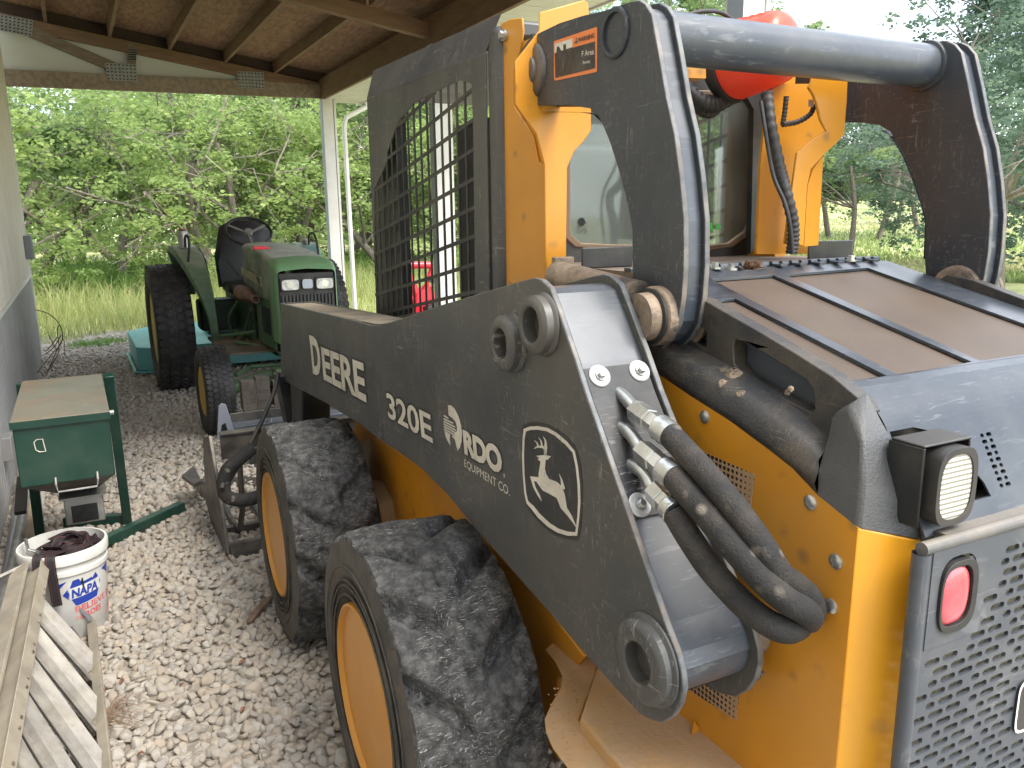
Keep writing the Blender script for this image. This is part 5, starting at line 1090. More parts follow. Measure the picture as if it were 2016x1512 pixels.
# fenders over the rear wheels
for s in (-1, 1):
    xc = TX+s*.575; o = MB(); secs = []
    for k in range(15):
        th = rad(195-k*12.5); c, n_ = math.cos(th), math.sin(th); r0 = .69; yy = 8.25+r0*c*1.0; zz = .62+r0*n_*1.05
        f_ = max(0., n_)**1.5; hw_ = .035+.10*f_; xq = xc-s*(.13-.13*f_); secs.append([(xq-hw_, yy, zz-.008), (xq-hw_*.8, yy+.02*c, zz+.03*n_), (xq+hw_*.8, yy+.02*c, zz+.03*n_), (xq+hw_, yy, zz-.008), (xq+hw_*.95, yy-.01*c, zz-.02), (xq-hw_*.95, yy-.01*c, zz-.02)])
    loft(o, secs); m_f = m_green if s < 0 else mat('blue green fender', (.10, .26, .27), .35, updust=.3); fd = o.build('fender', mat('dusty fender', (.06, .13, .06), .5, updust=.85, dustc=(.30, .30, .22), dust=.4) if s < 0 else m_f, TR, smooth=40)
    o = MB(); x_i = xc-s*.15; o.plate([[(8.25-.70, .55), (8.25-.62, .95), (8.25-.35, 1.24), (8.25, 1.35), (8.25+.35, 1.24), (8.25+.6, .95), (8.25+.35, .95), (8.25, 1.0), (8.25-.45, .7)]], lambda a, c: (x_i, a, c), lambda a, c: (x_i+.006, a, c)); o.build('fender_side', m_green, fd)
    o = MB(); o.tube(spline([(xc-s*-.02, 7.75, 1.24), (xc, 7.72, 1.40), (xc, 7.82, 1.47), (xc, 7.98, 1.45), (xc, 8.02, 1.36)], 6), .011, 8); o.build('grab_handle', m_blk, fd)
    o = MB(); o.lathe((xc+.0, 8.12, 1.355), (0, 0, 1), [(0, .05), (.13, .05), (.15, .045), (.16, .03), (.165, 0)] if s < 0 else [(0, .035), (.05, .04), (.06, 0)], 20); o.build('lamp', m_galv, fd)
    if s < 0: o = MB(); o.cyl((xc, 8.12, 1.515), (xc, 8.12, 1.53), .035, 16); o.build('lamp_cap', mat('red cap', (.25, .06, .05), .5), fd)
# seat, steering wheel, dash
b = MB(); secs = []
for y, w, z0, z1 in ((8.18, .26, .98, 1.42), (8.24, .28, .96, 1.56), (8.32, .26, .96, 1.60), (8.36, .22, .98, 1.58)):
    secs.append([(TX-w, y, z0), (TX-w*1.05, y, (z0+z1)/2), (TX-w*.85, y, z1-.06), (TX-w*.4, y, z1), (TX+w*.4, y, z1), (TX+w*.85, y, z1-.06), (TX+w*1.05, y, (z0+z1)/2), (TX+w, y, z0)])
loft(b, secs); b.F += [tuple(range(8))[::-1], tuple(range(24, 32))]; b.MI += [0, 0]; b.build('seat_back', m_seat, TR, smooth=50)
b = MB(); b.box((TX-.24, 7.85, .92), (TX+.24, 8.3, 1.02)); b.build('seat_cushion', m_seat, TR, bevel=.03, seg=3)
wc = Vector((1.42, 7.62, 1.50)); wa = Vector((0, -.60, .80)).normalized(); e1 = Vector((1, 0, 0)); e2 = wa.cross(e1)
b = MB(); b.tube([wc+e1*(.20*math.cos(t))+e2*(.20*math.sin(t)) for t in np.linspace(0, 2*math.pi, 41)], .014, 8, caps=False); sw = b.build('steering_wheel', m_seat, TR)
for t in (.5, 2.6, 4.7): b = MB(); b.beam(wc-wa*.02, wc+e1*(.20*math.cos(t))+e2*(.20*math.sin(t)), .022, .008, wa); b.build('spoke', m_galv, sw)
b = MB(); b.cyl(wc-wa*.03, wc+wa*.01, .035, 16); b.build('wheel_hub', m_galv, sw)
b = MB(); b.tube([wc-wa*.03, (TX-.04, 7.35, 1.25)], .022, 10); b.build('steering_column', m_blkm, sw)
b = MB(); b.box((TX-.17, 7.3, 1.05), (TX+.17, 7.42, 1.38)); b.build('dashboard', m_blkm, TR, bevel=.02)
b = MB(); b.tube(spline([(TX-.25, 7.9, 1.25), (TX-.22, 7.6, 1.15), (TX-.18, 7.3, 1.05)], 5), .008, 6); b.build('cable', m_blk, TR)
pk = thing('red_plug', 'small red plastic part lying on the rear of the green tractor hood', 'plastic part', (TX-.0, 7.12, 1.405)); q = hit(513, 486, z=1.425)
b = MB(); b.box((q[0]-.05, q[1]-.03, 1.408), (q[0]+.02, q[1]+.02, 1.43)); b.box((q[0]+.021, q[1]-.02, 1.408), (q[0]+.055, q[1]+.02, 1.425)); b.build('plug_body', m_redp, pk, bevel=.005)
# ================================================================== ROTARY CUTTER behind the tractor
RC = thing('rotary_cutter', 'teal rotary mower deck on the gravel behind the tractor', 'mower', (1.4, 9.9, 0))
deck = [(.46, 9.1), (.60, 8.95), (2.3, 8.95), (2.45, 9.1), (2.45, 10.5), (2.1, 11.0), (.80, 11.0), (.46, 10.5)]
b = MB(); b.zplate([deck], .30, .312); dk_ = b.build('deck', m_teal, RC, bevel=.005)
n = len(deck)
for i in range(n): a, c = deck[i], deck[(i+1) % n]; b = MB(); b.add([(*a, .07), (*c, .07), (*c, .30), (*a, .30)], [(0, 1, 2, 3)]); b.build('skirt', m_teal, RC)
b = MB(); b.add([(.44, 9.05, .07), (.60, 8.93, .07), (.60, 8.93, .05), (.42, 9.05, .05), (.42, 10.5, .05), (.44, 10.5, .07)], [(0, 1, 2, 3), (0, 3, 4, 5)]); b.build('skid_shoe', m_teal, RC)
b = MB(); b.box((1.25, 9.6, .312), (1.65, 10.0, .55)); b.build('gearbox', m_blkm, RC, bevel=.03)
b = MB(); b.beam((1.1, 8.9, .5), (1.3, 9.8, .9), .04, .06); b.beam((1.8, 8.9, .5), (1.6, 9.8, .9), .04, .06); b.build('hitch_frame', mat('pale blue hitch', (.25, .42, .48), .4), RC)
# pair of black tread plates / wheels standing between tractor and bucket
TB = thing('ribbed_roller', 'dark ribbed rubber wheels on a frame between tractor and skeleton bucket', 'implement', (1.25, 5.3, 0))
m_ribr = mat('ribbed brown rubber', (.05, .042, .036), .7, c2=(.09, .075, .06), s2=20, dust=.5, dustc=(.14, .11, .085))
for px0, px1, y0, y1, yy in ((480,503,750,808,5.2),(508,530,742,805,5.3),(541,556,750,800,5.3)):
    a = hit(px0, y1, y=yy); c = hit(px1, y0, y=yy); b = MB(); n_ = 12
    for k in range(n_): z0 = a[2]+(c[2]-a[2])*k/n_; b.box((a[0], yy, z0), (c[0], yy+.10, z0+(c[2]-a[2])/n_*.8))
    b.box((a[0]+.004, yy+.006, a[2]), (c[0]-.004, yy+.095, c[2])); b.build('ribbed_pad', m_ribr, TB, smooth=0)
a = hit(500, 775, y=5.4); c = hit(560, 768, y=5.4); b = MB(); b.beam(a, c, .06, .10); b.build('axle_beam', m_blkm, TB)
a = hit(480, 812, y=5.2); c = hit(560, 806, y=5.2); b = MB(); b.beam(a, c, .08, .03); b.build('base_beam', m_blkm, TB)
b = MB(); b.beam((a[0]+.05, 5.25, .0), (a[0]+.05, 5.25, a[2]), .06, .06); b.beam((c[0]-.05, 5.25, .0), (c[0]-.05, 5.25, c[2]), .06, .06); b.build('foot', m_blkm, TB)
# ================================================================== RED MACHINE beyond
RM = thing('red_implement', 'bright red tubular implement standing outside beyond the loader cab', 'implement', (3.9, 9.3, 0))
def rp(x, y, d=9.3): return hit(x, y, y=d)
for nm, pts, r in (('top_bar', ((775,522),(850,522)), .045), ('tube', ((800,522),(790,560),(786,625)), .04), ('tube', ((800,535),(830,600),(822,640)), .05), ('tube', ((850,528),(840,560),(800,620)), .03), ('tube', ((786,560),(820,600)), .04)):
    b = MB(); b.tube([rp(*p) for p in pts], r, 12); b.build(nm, m_redp, RM)
b = MB(); g = [rp(*p) for p in ((816,575),(850,560),(862,620),(836,640),(812,640))]; b.vplate([[(p[0], p[2]) for p in g]], 9.25, 9.45); b.build('red_panel', m_redp, RM, bevel=.02)
b = MB(); b.beam(rp(835,612,9.1), rp(880,596,9.1), .12, .10); b.build('black_box', m_seat, RM, bevel=.03)
b = MB(); b.beam(rp(836,548,9.2), rp(872,560,9.2), .03, .05); b.build('black_lever', m_seat, RM)
b = MB(); b.lathe((3.85, 9.35, .22), (1, 0, 0), [(-.1, .12), (-.09, .22), (.09, .22), (.1, .12)], 24); b.build('wheel', m_ttr, RM)
b = MB(); b.box((3.6, 9.2, .25), (4.2, 9.5, .45)); b.build('chassis', m_redp, RM, bevel=.02)

# ================================================================== SHED
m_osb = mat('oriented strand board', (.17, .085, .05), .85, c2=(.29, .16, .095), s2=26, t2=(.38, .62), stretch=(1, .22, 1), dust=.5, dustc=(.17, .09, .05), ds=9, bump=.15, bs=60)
SH = thing('pole_shed', 'open lean-to shed of metal siding, lumber trusses and white posts', 'shed', (-.5, 5.5, 0))
def ribbed(nm, y0, y1, z0, z1, m, x=-.5, pitch=.102, d=.019):
    k = max(1, round((y1-y0)/pitch)); P_ = (y1-y0)/k; b = MB(); pr = []
    for i in range(k): y = y0+i*P_; pr += [(y, x), (y+P_*.45, x), (y+P_*.58, x+d), (y+P_*.87, x+d)]
    pr.append((y1, x)); V = [(a[1], a[0], z0) for a in pr]+[(a[1], a[0], z1) for a in pr]; n = len(pr)
    b.add(V, [(i, i+1, n+i+1, n+i) for i in range(n-1)]); return b.build(nm, m, SH, smooth=0)
ROOF = lambda x: 3.93-.143*(x+.12)                        # top of rafters
y = -1.6
while y < 10.99:
    y1 = min(y+.914, 11.0); ribbed('siding_panel', y, y1, 1.0, ROOF(-.5), m_cream); ribbed('wainscot_panel', y, y1, -.02, .985, m_wains); y = y1
b = MB(); b.box((-.502, -1.6, .978), (-.474, 11.0, 1.012)); b.build('wainscot_trim', m_white, SH)
b = MB(); b.box((-.62, 11.0, -.02), (-.470, 11.06, ROOF(-.5))); b.build('corner_trim', m_white, SH)
b = MB(); b.box((-3.5, 11.0, -.02), (-.62, 11.06, 4.2)); b.build('end_wall', m_cream, SH)
b = MB(); b.box((-.48, 10.45, 1.20), (-.40, 10.65, 1.46)); b.build('outlet_box', mat('grey box', (.18, .19, .2), .5), SH, bevel=.01)
b = MB(); q = hit(10, 875, x=-.47); b.box((-.485, q[1]-.1, q[2]-.08), (-.43, q[1]+.06, q[2]+.06)); b.build('junction_box', m_wains, SH, bevel=.006)
YT = 11.43
def rafter(y, th, full=False):
    x0, x1 = -.5, 3.42; b = MB(); b.vplate([[(x0, ROOF(x0)-.14), (x1, ROOF(x1)-.14), (x1, ROOF(x1)), (x0, ROOF(x0))]], y, y+th); return b.build('rafter', m_wood, SH, bevel=.003)
for yy in (YT, 7.57, 7.62, 3.60, 3.65): rafter(yy, .045)
def zz_(p): q = hit(*p, y=YT); return (q[0], q[2])
b = MB(); b.vplate([[(-.62, 3.17), (3.33, 3.245), (3.33, 3.43), (-.62, 3.36)]], YT-.002, YT+.044); b.build('bottom_chord', m_woodg, SH, bevel=.003)
m_wg = mat('dim grey lumber', (.20, .155, .115), .8, c2=(.15, .11, .08), s2=8, stretch=(1, 1, 4))
def webp(nm, p, q, w, m): a, c = zz_(p), zz_(q); b = MB(); b.beam((a[0], YT+.02, a[1]), (c[0], YT+.02, c[1]), w, .04, (0, 1, 0)); b.build(nm, m, SH)
webp('truss_web', (60, 62), (225, 132), .12, m_wg); webp('truss_web', (259, 130), (260, 85), .10, m_wg)
m_gus = mat('galvanised nail plate', (.30, .31, .30), .5, metal=.4, c2=(.22, .22, .21), s2=30)
for pts in (((207,124),(268,126),(270,161),(211,158)), ((466,140),(519,142),(521,176),(470,173)), ((255,96),(268,97),(267,119),(254,119)), ((0,28),(65,40),(63,72),(0,60))):
    pl_ = [zz_(p) for p in pts]; b = MB(); b.vplate([pl_], YT-.006, YT-.003); gpl = b.build('nail_plate', m_gus, SH, smooth=0)
    b = MB(); P_ = [np.array(p) for p in pl_]
    for i in range(8):
        for j in range(5):
            s, t = (i+.5)/8, (j+.5)/5; c = (P_[3]*(1-s)+P_[2]*s)*(1-t)+(P_[0]*(1-s)+P_[1]*s)*t
            b.box((c[0]-.010, YT-.0075, c[1]-.008), (c[0]+.010, YT-.0062, c[1]+.008))
    o = b.build('teeth', m_blkm, gpl, smooth=0); o['kind'] = 'stuff'
b = MB(); b.vplate([[(-.6, ROOF(-.6)-.04), (3.86, ROOF(3.86)-.04), (3.86, ROOF(3.86)+.14), (-.6, ROOF(-.6)+.14)]], 11.485, 11.498); b.build('end_blocking', mat('dark end board', (.05, .03, .02), .8), SH)
b = MB(); b.vplate([[(-.55, 3.30), (3.30, 3.36), (3.30, 3.43), (-.55, 3.97)]], 11.50, 11.52); b.build('gable_sheet', mat('pale gable sheet', (.50, .50, .46), .55), SH)
for k, x in enumerate((0.0, .67, 1.34, 2.01, 2.64)):
    for y0, y1 in ((3.02, 3.60), (3.70, 7.57), (7.67, 11.60)):
        o = .03 if y0 > 0 and y0 < 5 else 0
        z0 = ROOF(x)-.0; b = MB(); b.box((x-.019+o, y0, z0-.0+(0 if y0 < -9 else .001)), (x+.019+o, y1, z0+.14)); b.build('purlin', m_wood, SH, bevel=.002)
b = MB(); b.box((3.24, 3.0, 3.225), (3.285, 11.5, 3.50)); b.build('eave_header', m_wood, SH, bevel=.003)
for i, y0 in enumerate(np.arange(3.0, 11.6, 1.22)):
    y1 = min(y0+1.217, 11.75); b = MB(); x0, x1 = -.5, 3.9
    for xa, xb in ((x0, 1.9), (1.904, x1)):
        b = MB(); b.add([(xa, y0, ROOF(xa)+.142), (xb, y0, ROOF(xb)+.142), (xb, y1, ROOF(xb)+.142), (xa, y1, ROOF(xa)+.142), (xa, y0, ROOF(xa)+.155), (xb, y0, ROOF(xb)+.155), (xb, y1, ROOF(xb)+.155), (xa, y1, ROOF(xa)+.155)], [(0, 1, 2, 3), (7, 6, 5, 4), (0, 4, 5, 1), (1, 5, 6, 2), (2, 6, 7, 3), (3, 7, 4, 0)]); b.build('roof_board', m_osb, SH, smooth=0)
b = MB(); b.add([(-.6, 2.95, ROOF(-.6)+.16), (3.95, 2.95, ROOF(3.95)+.16), (3.95, 11.85, ROOF(3.95)+.16), (-.6, 11.85, ROOF(-.6)+.16), (-.6, 2.95, ROOF(-.6)+.175), (3.95, 2.95, ROOF(3.95)+.175), (3.95, 11.85, ROOF(3.95)+.175), (-.6, 11.85, ROOF(-.6)+.175)], [(0, 1, 2, 3), (7, 6, 5, 4), (0, 4, 5, 1), (1, 5, 6, 2), (2, 6, 7, 3), (3, 7, 4, 0)]); b.build('metal_roofing', m_white, SH, smooth=0)
# ribbed soffit panels, fascia, gutter
for i, y0 in enumerate(np.arange(3.0, 11.7, .30)):
    y1 = min(y0+.296, 11.8); b = MB()
    for a, c, z in ((y0, y0+.14, 3.235), (y0+.15, y1, 3.235)): b.box((3.287, a, z), (3.86, c, z+.006))
    b.box((3.287, y0+.139, 3.243), (3.86, y0+.152, 3.247)); b.build('soffit_panel', m_white, SH, smooth=0)
b = MB(); b.box((3.86, 3.0, 3.22), (3.88, 11.8, 3.42)); b.build('fascia', m_white, SH)
b = MB(); b.box((3.88, 3.0, 3.26), (4.0, 11.8, 3.38)); b.build('gutter', m_white, SH, bevel=.02)
b = MB(); b.tube([(3.93, 11.55, 3.27), (3.93, 11.55, 3.18), (3.62, 11.52, 3.02), (3.58, 11.52, 2.9), (3.60, 11.52, .05)], .045, 10, squash=.75); b.build('downspout', m_white, SH, smooth=30)
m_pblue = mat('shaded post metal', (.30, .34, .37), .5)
for yy in (11.43, 7.55, 3.42):
    b = MB(); b.box((3.235, yy-.07, 0), (3.385, yy+.07, 3.24)); p_ = b.build('post', m_white, SH, bevel=.004)
    b = MB(); b.box((3.395, yy-.074, 0), (3.425, yy-.04, 3.23)); b.box((3.385, yy-.05, 0), (3.40, yy+.05, 3.23)); b.build('post_trim', m_white, p_)
    b = MB(); b.box((3.231, yy-.07, 0), (3.2345, yy+.05, 3.23)); b.build('post_shade_sheet', m_pblue, p_)  # added bluish sheet, paints this side of the white post as shaded
# ================================================================== GROUND
def ground_h(x, y):
    d = max(0.0, (x*.80+y*.35)-26); return -.02+d*.036 if x > 6 else -.02
def fast_mesh(name, V, F, mats, parent=None, smooth=False, colors=None):
    me = bpy.data.meshes.new(name); V = np.asarray(V, dtype=np.float32); F = np.asarray(F, dtype=np.int32); k = F.shape[1]
    me.vertices.add(len(V)); me.vertices.foreach_set('co', V.ravel()); me.loops.add(F.size); me.loops.foreach_set('vertex_index', F.ravel())
    me.polygons.add(len(F)); me.polygons.foreach_set('loop_start', np.arange(0, F.size, k, dtype=np.int32)); me.polygons.foreach_set('loop_total', np.full(len(F), k, dtype=np.int32))
    if smooth: me.polygons.foreach_set('use_smooth', np.ones(len(F), dtype=bool))
    for m in mats: me.materials.append(m)
    me.update(); o = bpy.data.objects.new(name, me); COL.objects.link(o)
    if parent: o.parent = parent
    return o
def island_mat(name, cols, rough=.8, trans=0.0, bump=0, bs=40, noise_c=None, ns=20, spec=.3, lowf=None):
    m = bpy.data.materials.new(name); m.use_nodes = True; N = m.node_tree.nodes; L = m.node_tree.links; b = N['Principled BSDF']; b.inputs['Roughness'].default_value = rough; b.inputs['Specular IOR Level'].default_value = spec
    g = N.new('ShaderNodeNewGeometry'); r = N.new('ShaderNodeValToRGB'); el = r.color_ramp.elements
    while len(el) < len(cols): el.new(.5)
    for i, c in enumerate(cols): el[i].position = i/(len(cols)-1); el[i].color = (*c, 1)
    L.new(g.outputs['Random Per Island'], r.inputs[0]); cur = r.outputs[0]
    tc = N.new('ShaderNodeTexCoord')
    if noise_c:
        n = N.new('ShaderNodeTexNoise'); n.inputs['Scale'].default_value = ns; n.inputs['Detail'].default_value = 8; n.inputs['Roughness'].default_value = .7; L.new(tc.outputs['Object'], n.inputs['Vector'])
        mr = N.new('ShaderNodeMapRange'); mr.inputs['From Min'].default_value = .5; mr.inputs['From Max'].default_value = .75; L.new(n.outputs['Fac'], mr.inputs['Value'])
        q = N.new('ShaderNodeMix'); q.data_type = 'RGBA'; L.new(mr.outputs[0], q.inputs['Factor']); L.new(cur, q.inputs['A']); q.inputs['B'].default_value = (*noise_c, 1); cur = q.outputs['Result']
    if lowf:
        n = N.new('ShaderNodeTexNoise'); n.inputs['Scale'].default_value = .9; n.inputs['Detail'].default_value = 3; L.new(tc.outputs['Object'], n.inputs['Vector'])
        mr = N.new('ShaderNodeMapRange'); mr.inputs['From Min'].default_value = .42; mr.inputs['From Max'].default_value = .62; mr.inputs['To Max'].default_value = .8; L.new(n.outputs['Fac'], mr.inputs['Value'])
        q = N.new('ShaderNodeMix'); q.data_type = 'RGBA'; L.new(mr.outputs[0], q.inputs['Factor']); L.new(cur, q.inputs['A']); q.inputs['B'].default_value = (*lowf, 1); cur = q.outputs['Result']
    L.new(cur, b.inputs['Base Color'])
    if bump:
        n = N.new('ShaderNodeTexNoise'); n.inputs['Scale'].default_value = bs; n.inputs['Detail'].default_value = 6; L.new(tc.outputs['Object'], n.inputs['Vector']); bn = N.new('ShaderNodeBump'); bn.inputs['Strength'].default_value = bump; bn.inputs['Distance'].default_value = .01; L.new(n.outputs['Fac'], bn.inputs['Height']); L.new(bn.outputs[0], b.inputs['Normal'])
    if trans:
        t = N.new('ShaderNodeBsdfTranslucent'); L.new(cur, t.inputs[0]); ms = N.new('ShaderNodeMixShader'); ms.inputs[0].default_value = trans; L.new(b.outputs[0], ms.inputs[1]); L.new(t.outputs[0], ms.inputs[2]); L.new(ms.outputs[0], N['Material Output'].inputs[0])
    return m
# field: one sheet to the horizon, gently rising to the right
xs = np.concatenate([np.linspace(-600, -40, 15), np.linspace(-35, 5.9, 20), np.linspace(6.1, 60, 28), np.linspace(70, 700, 30)]); ys = np.concatenate([np.linspace(-400, -10, 12), np.linspace(-5, 80, 40), np.linspace(90, 700, 24)])
V = [(x, y, ground_h(x, y)-.03) for y in ys for x in xs]; nx = len(xs)
F = [(j*nx+i, j*nx+i+1, (j+1)*nx+i+1, (j+1)*nx+i) for j in range(len(ys)-1) for i in range(nx-1)]
m_field = mat('field grass', (.38, .39, .17), .95, c2=(.50, .46, .25), s2=.35, t2=(.4, .6), dust=.6, dustc=(.12, .17, .05), ds=.9, stretch=(.35, 1, 1), bump=.6, bs=8)
gf = fast_mesh('grass_field', V, F, [m_field], smooth=True); gf['kind'] = 'structure'
m_gb = mat('gravel bed', (.33, .295, .245), .9, c2=(.24, .21, .17), s2=22, spots=.8, spotc=(.55, .51, .45), sps=28, bump=1, bs=30)
b = MB(); b.add([(-4, -8, 0), (5.2, -8, 0), (5.2, 12.4, 0), (3.5, 13.3, 0), (-4, 13.0, 0)], [(0, 1, 2, 3, 4)]); g_ = b.build('gravel_bed', m_gb, smooth=0); g_['kind'] = 'structure'
# individual stones as one pile of real geometry
def ico(sub, seed):
    bm = bmesh.new(); bmesh.ops.create_icosphere(bm, subdivisions=sub, radius=1); r = random.Random(seed); off = Vector((r.uniform(0, 99), r.uniform(0, 99), r.uniform(0, 99)))
    pl = [(Vector((r.gauss(0, 1), r.gauss(0, 1), r.gauss(0, 1))).normalized(), r.uniform(.5, .85)) for _ in range(10)]
    for v in bm.verts:
        for n, d in pl:
            k = v.co.dot(n)
            if k > d: v.co -= n*(k-d)*.92
        v.co *= 1+.16*noise.noise(v.co*1.3+off)
    bm.verts.ensure_lookup_table(); V = np.array([v.co[:] for v in bm.verts]); F = np.array([[v.index for v in f.verts] for f in bm.faces]); bm.free(); return V, F
def stones(name, pts, size, sub, variants=10, mats=None, smooth=True):
    VS = [ico(sub, i*3+sub) for i in range(variants)]; n = len(pts); which = rng.integers(0, variants, n)
    allV = []; allF = []; base = 0
    for k in range(variants):
        idx = np.where(which == k)[0]; V, F = VS[k]; m = len(idx)
        if not m: continue
        sc = size[idx][:, None]*rng.uniform(.72, 1.28, (m, 3)); sc[:, 2] *= .78
        P = V[None]*sc[:, None, :]
        a, t, w = rng.uniform(0, 6.28, m), rng.normal(0, .45, m), rng.normal(0, .45, m)
        ct, st = np.cos(t)[:, None], np.sin(t)[:, None]; y, z = P[..., 1]*ct-P[..., 2]*st, P[..., 1]*st+P[..., 2]*ct; P[..., 1], P[..., 2] = y, z
        ct, st = np.cos(w)[:, None], np.sin(w)[:, None]; x, z = P[..., 0]*ct-P[..., 2]*st, P[..., 0]*st+P[..., 2]*ct; P[..., 0], P[..., 2] = x, z
        ct, st = np.cos(a)[:, None], np.sin(a)[:, None]; x, y = P[..., 0]*ct-P[..., 1]*st, P[..., 0]*st+P[..., 1]*ct; P[..., 0], P[..., 1] = x, y
        P += pts[idx][:, None, :]; nv = len(V)
        allV.append(P.reshape(-1, 3)); allF.append((F[None]+(np.arange(m)*nv)[:, None, None]+base).reshape(-1, 3)); base += m*nv
    o = fast_mesh(name, np.concatenate(allV), np.concatenate(allF), mats, smooth=smooth); o['kind'] = 'stuff'; return o
m_stone = island_mat('limestone gravel', [(.335, .30, .255), (.39, .355, .305), (.36, .305, .245), (.285, .26, .235), (.41, .38, .335), (.32, .295, .26)], .85, bump=.35, bs=60, noise_c=(.42, .35, .26), ns=24)
def grid_pts(x0, x1, y0, y1, step, z=.0, jit=.42, keep=None, zr=.006):
    X, Y = np.meshgrid(np.arange(x0, x1, step), np.arange(y0, y1, step)); X = X+(np.arange(X.shape[0]) % 2)[:, None]*step*.5
    P = np.stack([X.ravel(), Y.ravel()], 1)+rng.uniform(-jit, jit, (X.size, 2))*step
    if keep is not None: P = P[keep(P)]
    return np.column_stack([P, z+rng.uniform(-zr, zr, len(P))])
near = lambda P: (P[:, 0] < .95+(P[:, 1]-2)*.06)
p1 = grid_pts(-.52, 1.05, 1.75, 4.2, .0305, .006, keep=near, zr=.008); s1_ = rng.uniform(.0160, .0260, len(p1))
big = rng.random(len(p1)) < .10; s1_[big] *= 1.25
stones('gravel', p1, s1_, 3, 16, [m_stone])
p2 = grid_pts(-.5, 2.6, 4.2, 7.5, .038, .006, zr=.008); stones('gravel', p2, rng.uniform(.019, .029, len(p2)), 2, 8, [m_stone])
p3 = grid_pts(-.5, 4.6, 7.5, 13.2, .055, .004, zr=.008, keep=lambda P: (P[:, 1] < 12.4+.7*np.sin(P[:, 0]*1.3)) & ~((P[:, 0] > 1.2) & (P[:, 1] < 8.8) & (P[:, 0] < 2.4))); stones('gravel', p3, rng.uniform(.024, .036, len(p3)), 1, 8, [m_stone])
p4 = grid_pts(.95, 4.0, .6, 4.2, .06, .002); stones('gravel', p4, rng.uniform(.018, .03, len(p4)), 1, 6, [m_stone])

# ================================================================== small things on the gravel
m_leafb = mat('dry brown leaf', (.13, .045, .02), .6, c2=(.2, .08, .04), s2=30)
spots = [((291,1140), 'dry brown leaf on the gravel between bucket and front tyre, the one farthest up'), ((478,1398), 'dark red leaf on the gravel beside the rear tyre'), ((358,1348), 'curled dark leaf standing on the gravel in front of the rear tyre'),
         ((203,1362), 'red brown leaf beside the ladder rail above the dry twigs'), ((476,1303), 'small dark leaf right of centre on the gravel'), ((462,1145), 'tiny leaf scrap near the front tyre rim'), ((400,1262), 'brown leaf scrap below the driftwood'), ((276,1485), 'dark leaf scrap at the bottom edge of the picture'), ((240,1342), 'tiny dark scrap by the ladder')]
for (px, py), lb in spots:
    q = hit(px, py, z=.022); b = MB(); a = random.uniform(0, 6.28); s = .013
    V = []; n = 7
    for i in range(n):
        t = i/(n-1); w = math.sin(math.pi*min(t*.93+.04, 1))*s*.55
        for k in (-1, 0, 1): V.append((q[0]+math.cos(a)*(t-.5)*2*s-math.sin(a)*w*k, q[1]+math.sin(a)*(t-.5)*2*s+math.cos(a)*w*k, q[2]+abs(k)*.004+.004*math.sin(t*5)))
    b.add(V, [(3*i+k, 3*i+k+1, 3*i+4+k, 3*i+3+k) for i in range(n-1) for k in (0, 1)]); o = b.build('dry_leaf', m_leafb); tag(o, lb, 'leaf', 'dry leaves scattered on the gravel')
q = hit(515, 1222, z=.03); b = MB(); V = [hit(x, y, z=z) for x, y, z in ((487,1228,.012),(500,1200,.03),(520,1178,.04),(533,1184,.03),(528,1205,.02),(508,1232,.012))]
b.tube([hit(488,1230,z=.015), hit(503,1207,z=.028), hit(522,1188,z=.03), hit(535,1172,z=.02)], [.012, .026, .024, .008], 9, squash=.7)
for i, v in enumerate(b.V): nn = noise.noise(Vector(v)*60); b.V[i] = (v[0]+nn*.006, v[1]+nn*.006, v[2]+nn*.004)
o = b.build('wood_chunk', mat('weathered wood chunk', (.17, .11, .075), .9, c2=(.25, .18, .13), s2=30, bump=.6, bs=80)); tag(o, 'brown piece of weathered wood half buried beside the front tyre', 'wood')
m_twig = mat('dry twig', (.30, .20, .13), .8, c2=(.18, .12, .08), s2=40)
b = MB()
for k in range(34):
    s0 = hit(205+random.gauss(0, 5), 1418+random.gauss(0, 12), z=.03); e0 = hit(random.uniform(215, 300), random.uniform(1355, 1440), z=.03); m1 = ((s0[0]+e0[0])/2+random.gauss(0, .006), (s0[1]+e0[1])/2+random.gauss(0, .01), .035+random.random()*.012)
    b.tube(spline([s0, m1, e0], 4), [.0014-.0001*i for i in range(9)], 4, caps=False)
o = b.build('dry_twigs', m_twig); tag(o, 'tangle of thin dry twigs lying on the gravel beside the ladder', 'twigs', kind='stuff')
b = MB(); q0 = hit(92, 690, z=.06)
for path in (((72,735),(100,700),(122,672),(118,640),(96,618),(70,610)), ((95,730),(112,690),(125,668),(128,700)), ((84,700),(105,685),(120,660)), ((112,690),(96,660)), ((90,735),(104,715),(116,690),(113,650),(117,640)), ((85,686),(92,690),(112,665))):
    P_ = [hit(x, y, y=9.6-.25*i) for i, (x, y) in enumerate(path)]; b.tube(spline(P_, 4), .0045, 5)
o = b.build('bramble_stem', mat('reddish bramble stem', (.16, .10, .075), .7)); tag(o, 'thin bare bramble stem arching up from the foot of the shed wall', 'plant')
pc = mh(1478, 517, z=1.505); b = MB()
for k in range(60):
    a = random.uniform(0, 6.28); el = random.uniform(-.2, 1.4); r = .019; c = Vector(M2W((pc[0]+random.uniform(-.014, .014), pc[1]+random.uniform(-.006, .006), 1.493))); d = Vector((math.cos(a)*math.cos(el), math.sin(a)*math.cos(el), math.sin(el)*.8)); s = d.cross(Vector((0, 0, 1))).normalized()*.0035
    t_ = c+d*r; b.add([c-s, c+s, t_+s*1.2, t_-s*1.2+Vector((0, 0, .002))], [(0, 1, 2, 3)])
b2 = b.build('pine_cone', mat('brown cone scale', (.24, .15, .09), .75, c2=(.09, .05, .03), s2=120), smooth=0); tag(b2, 'small brown cone lying on the deck at the hood hinge', 'cone')

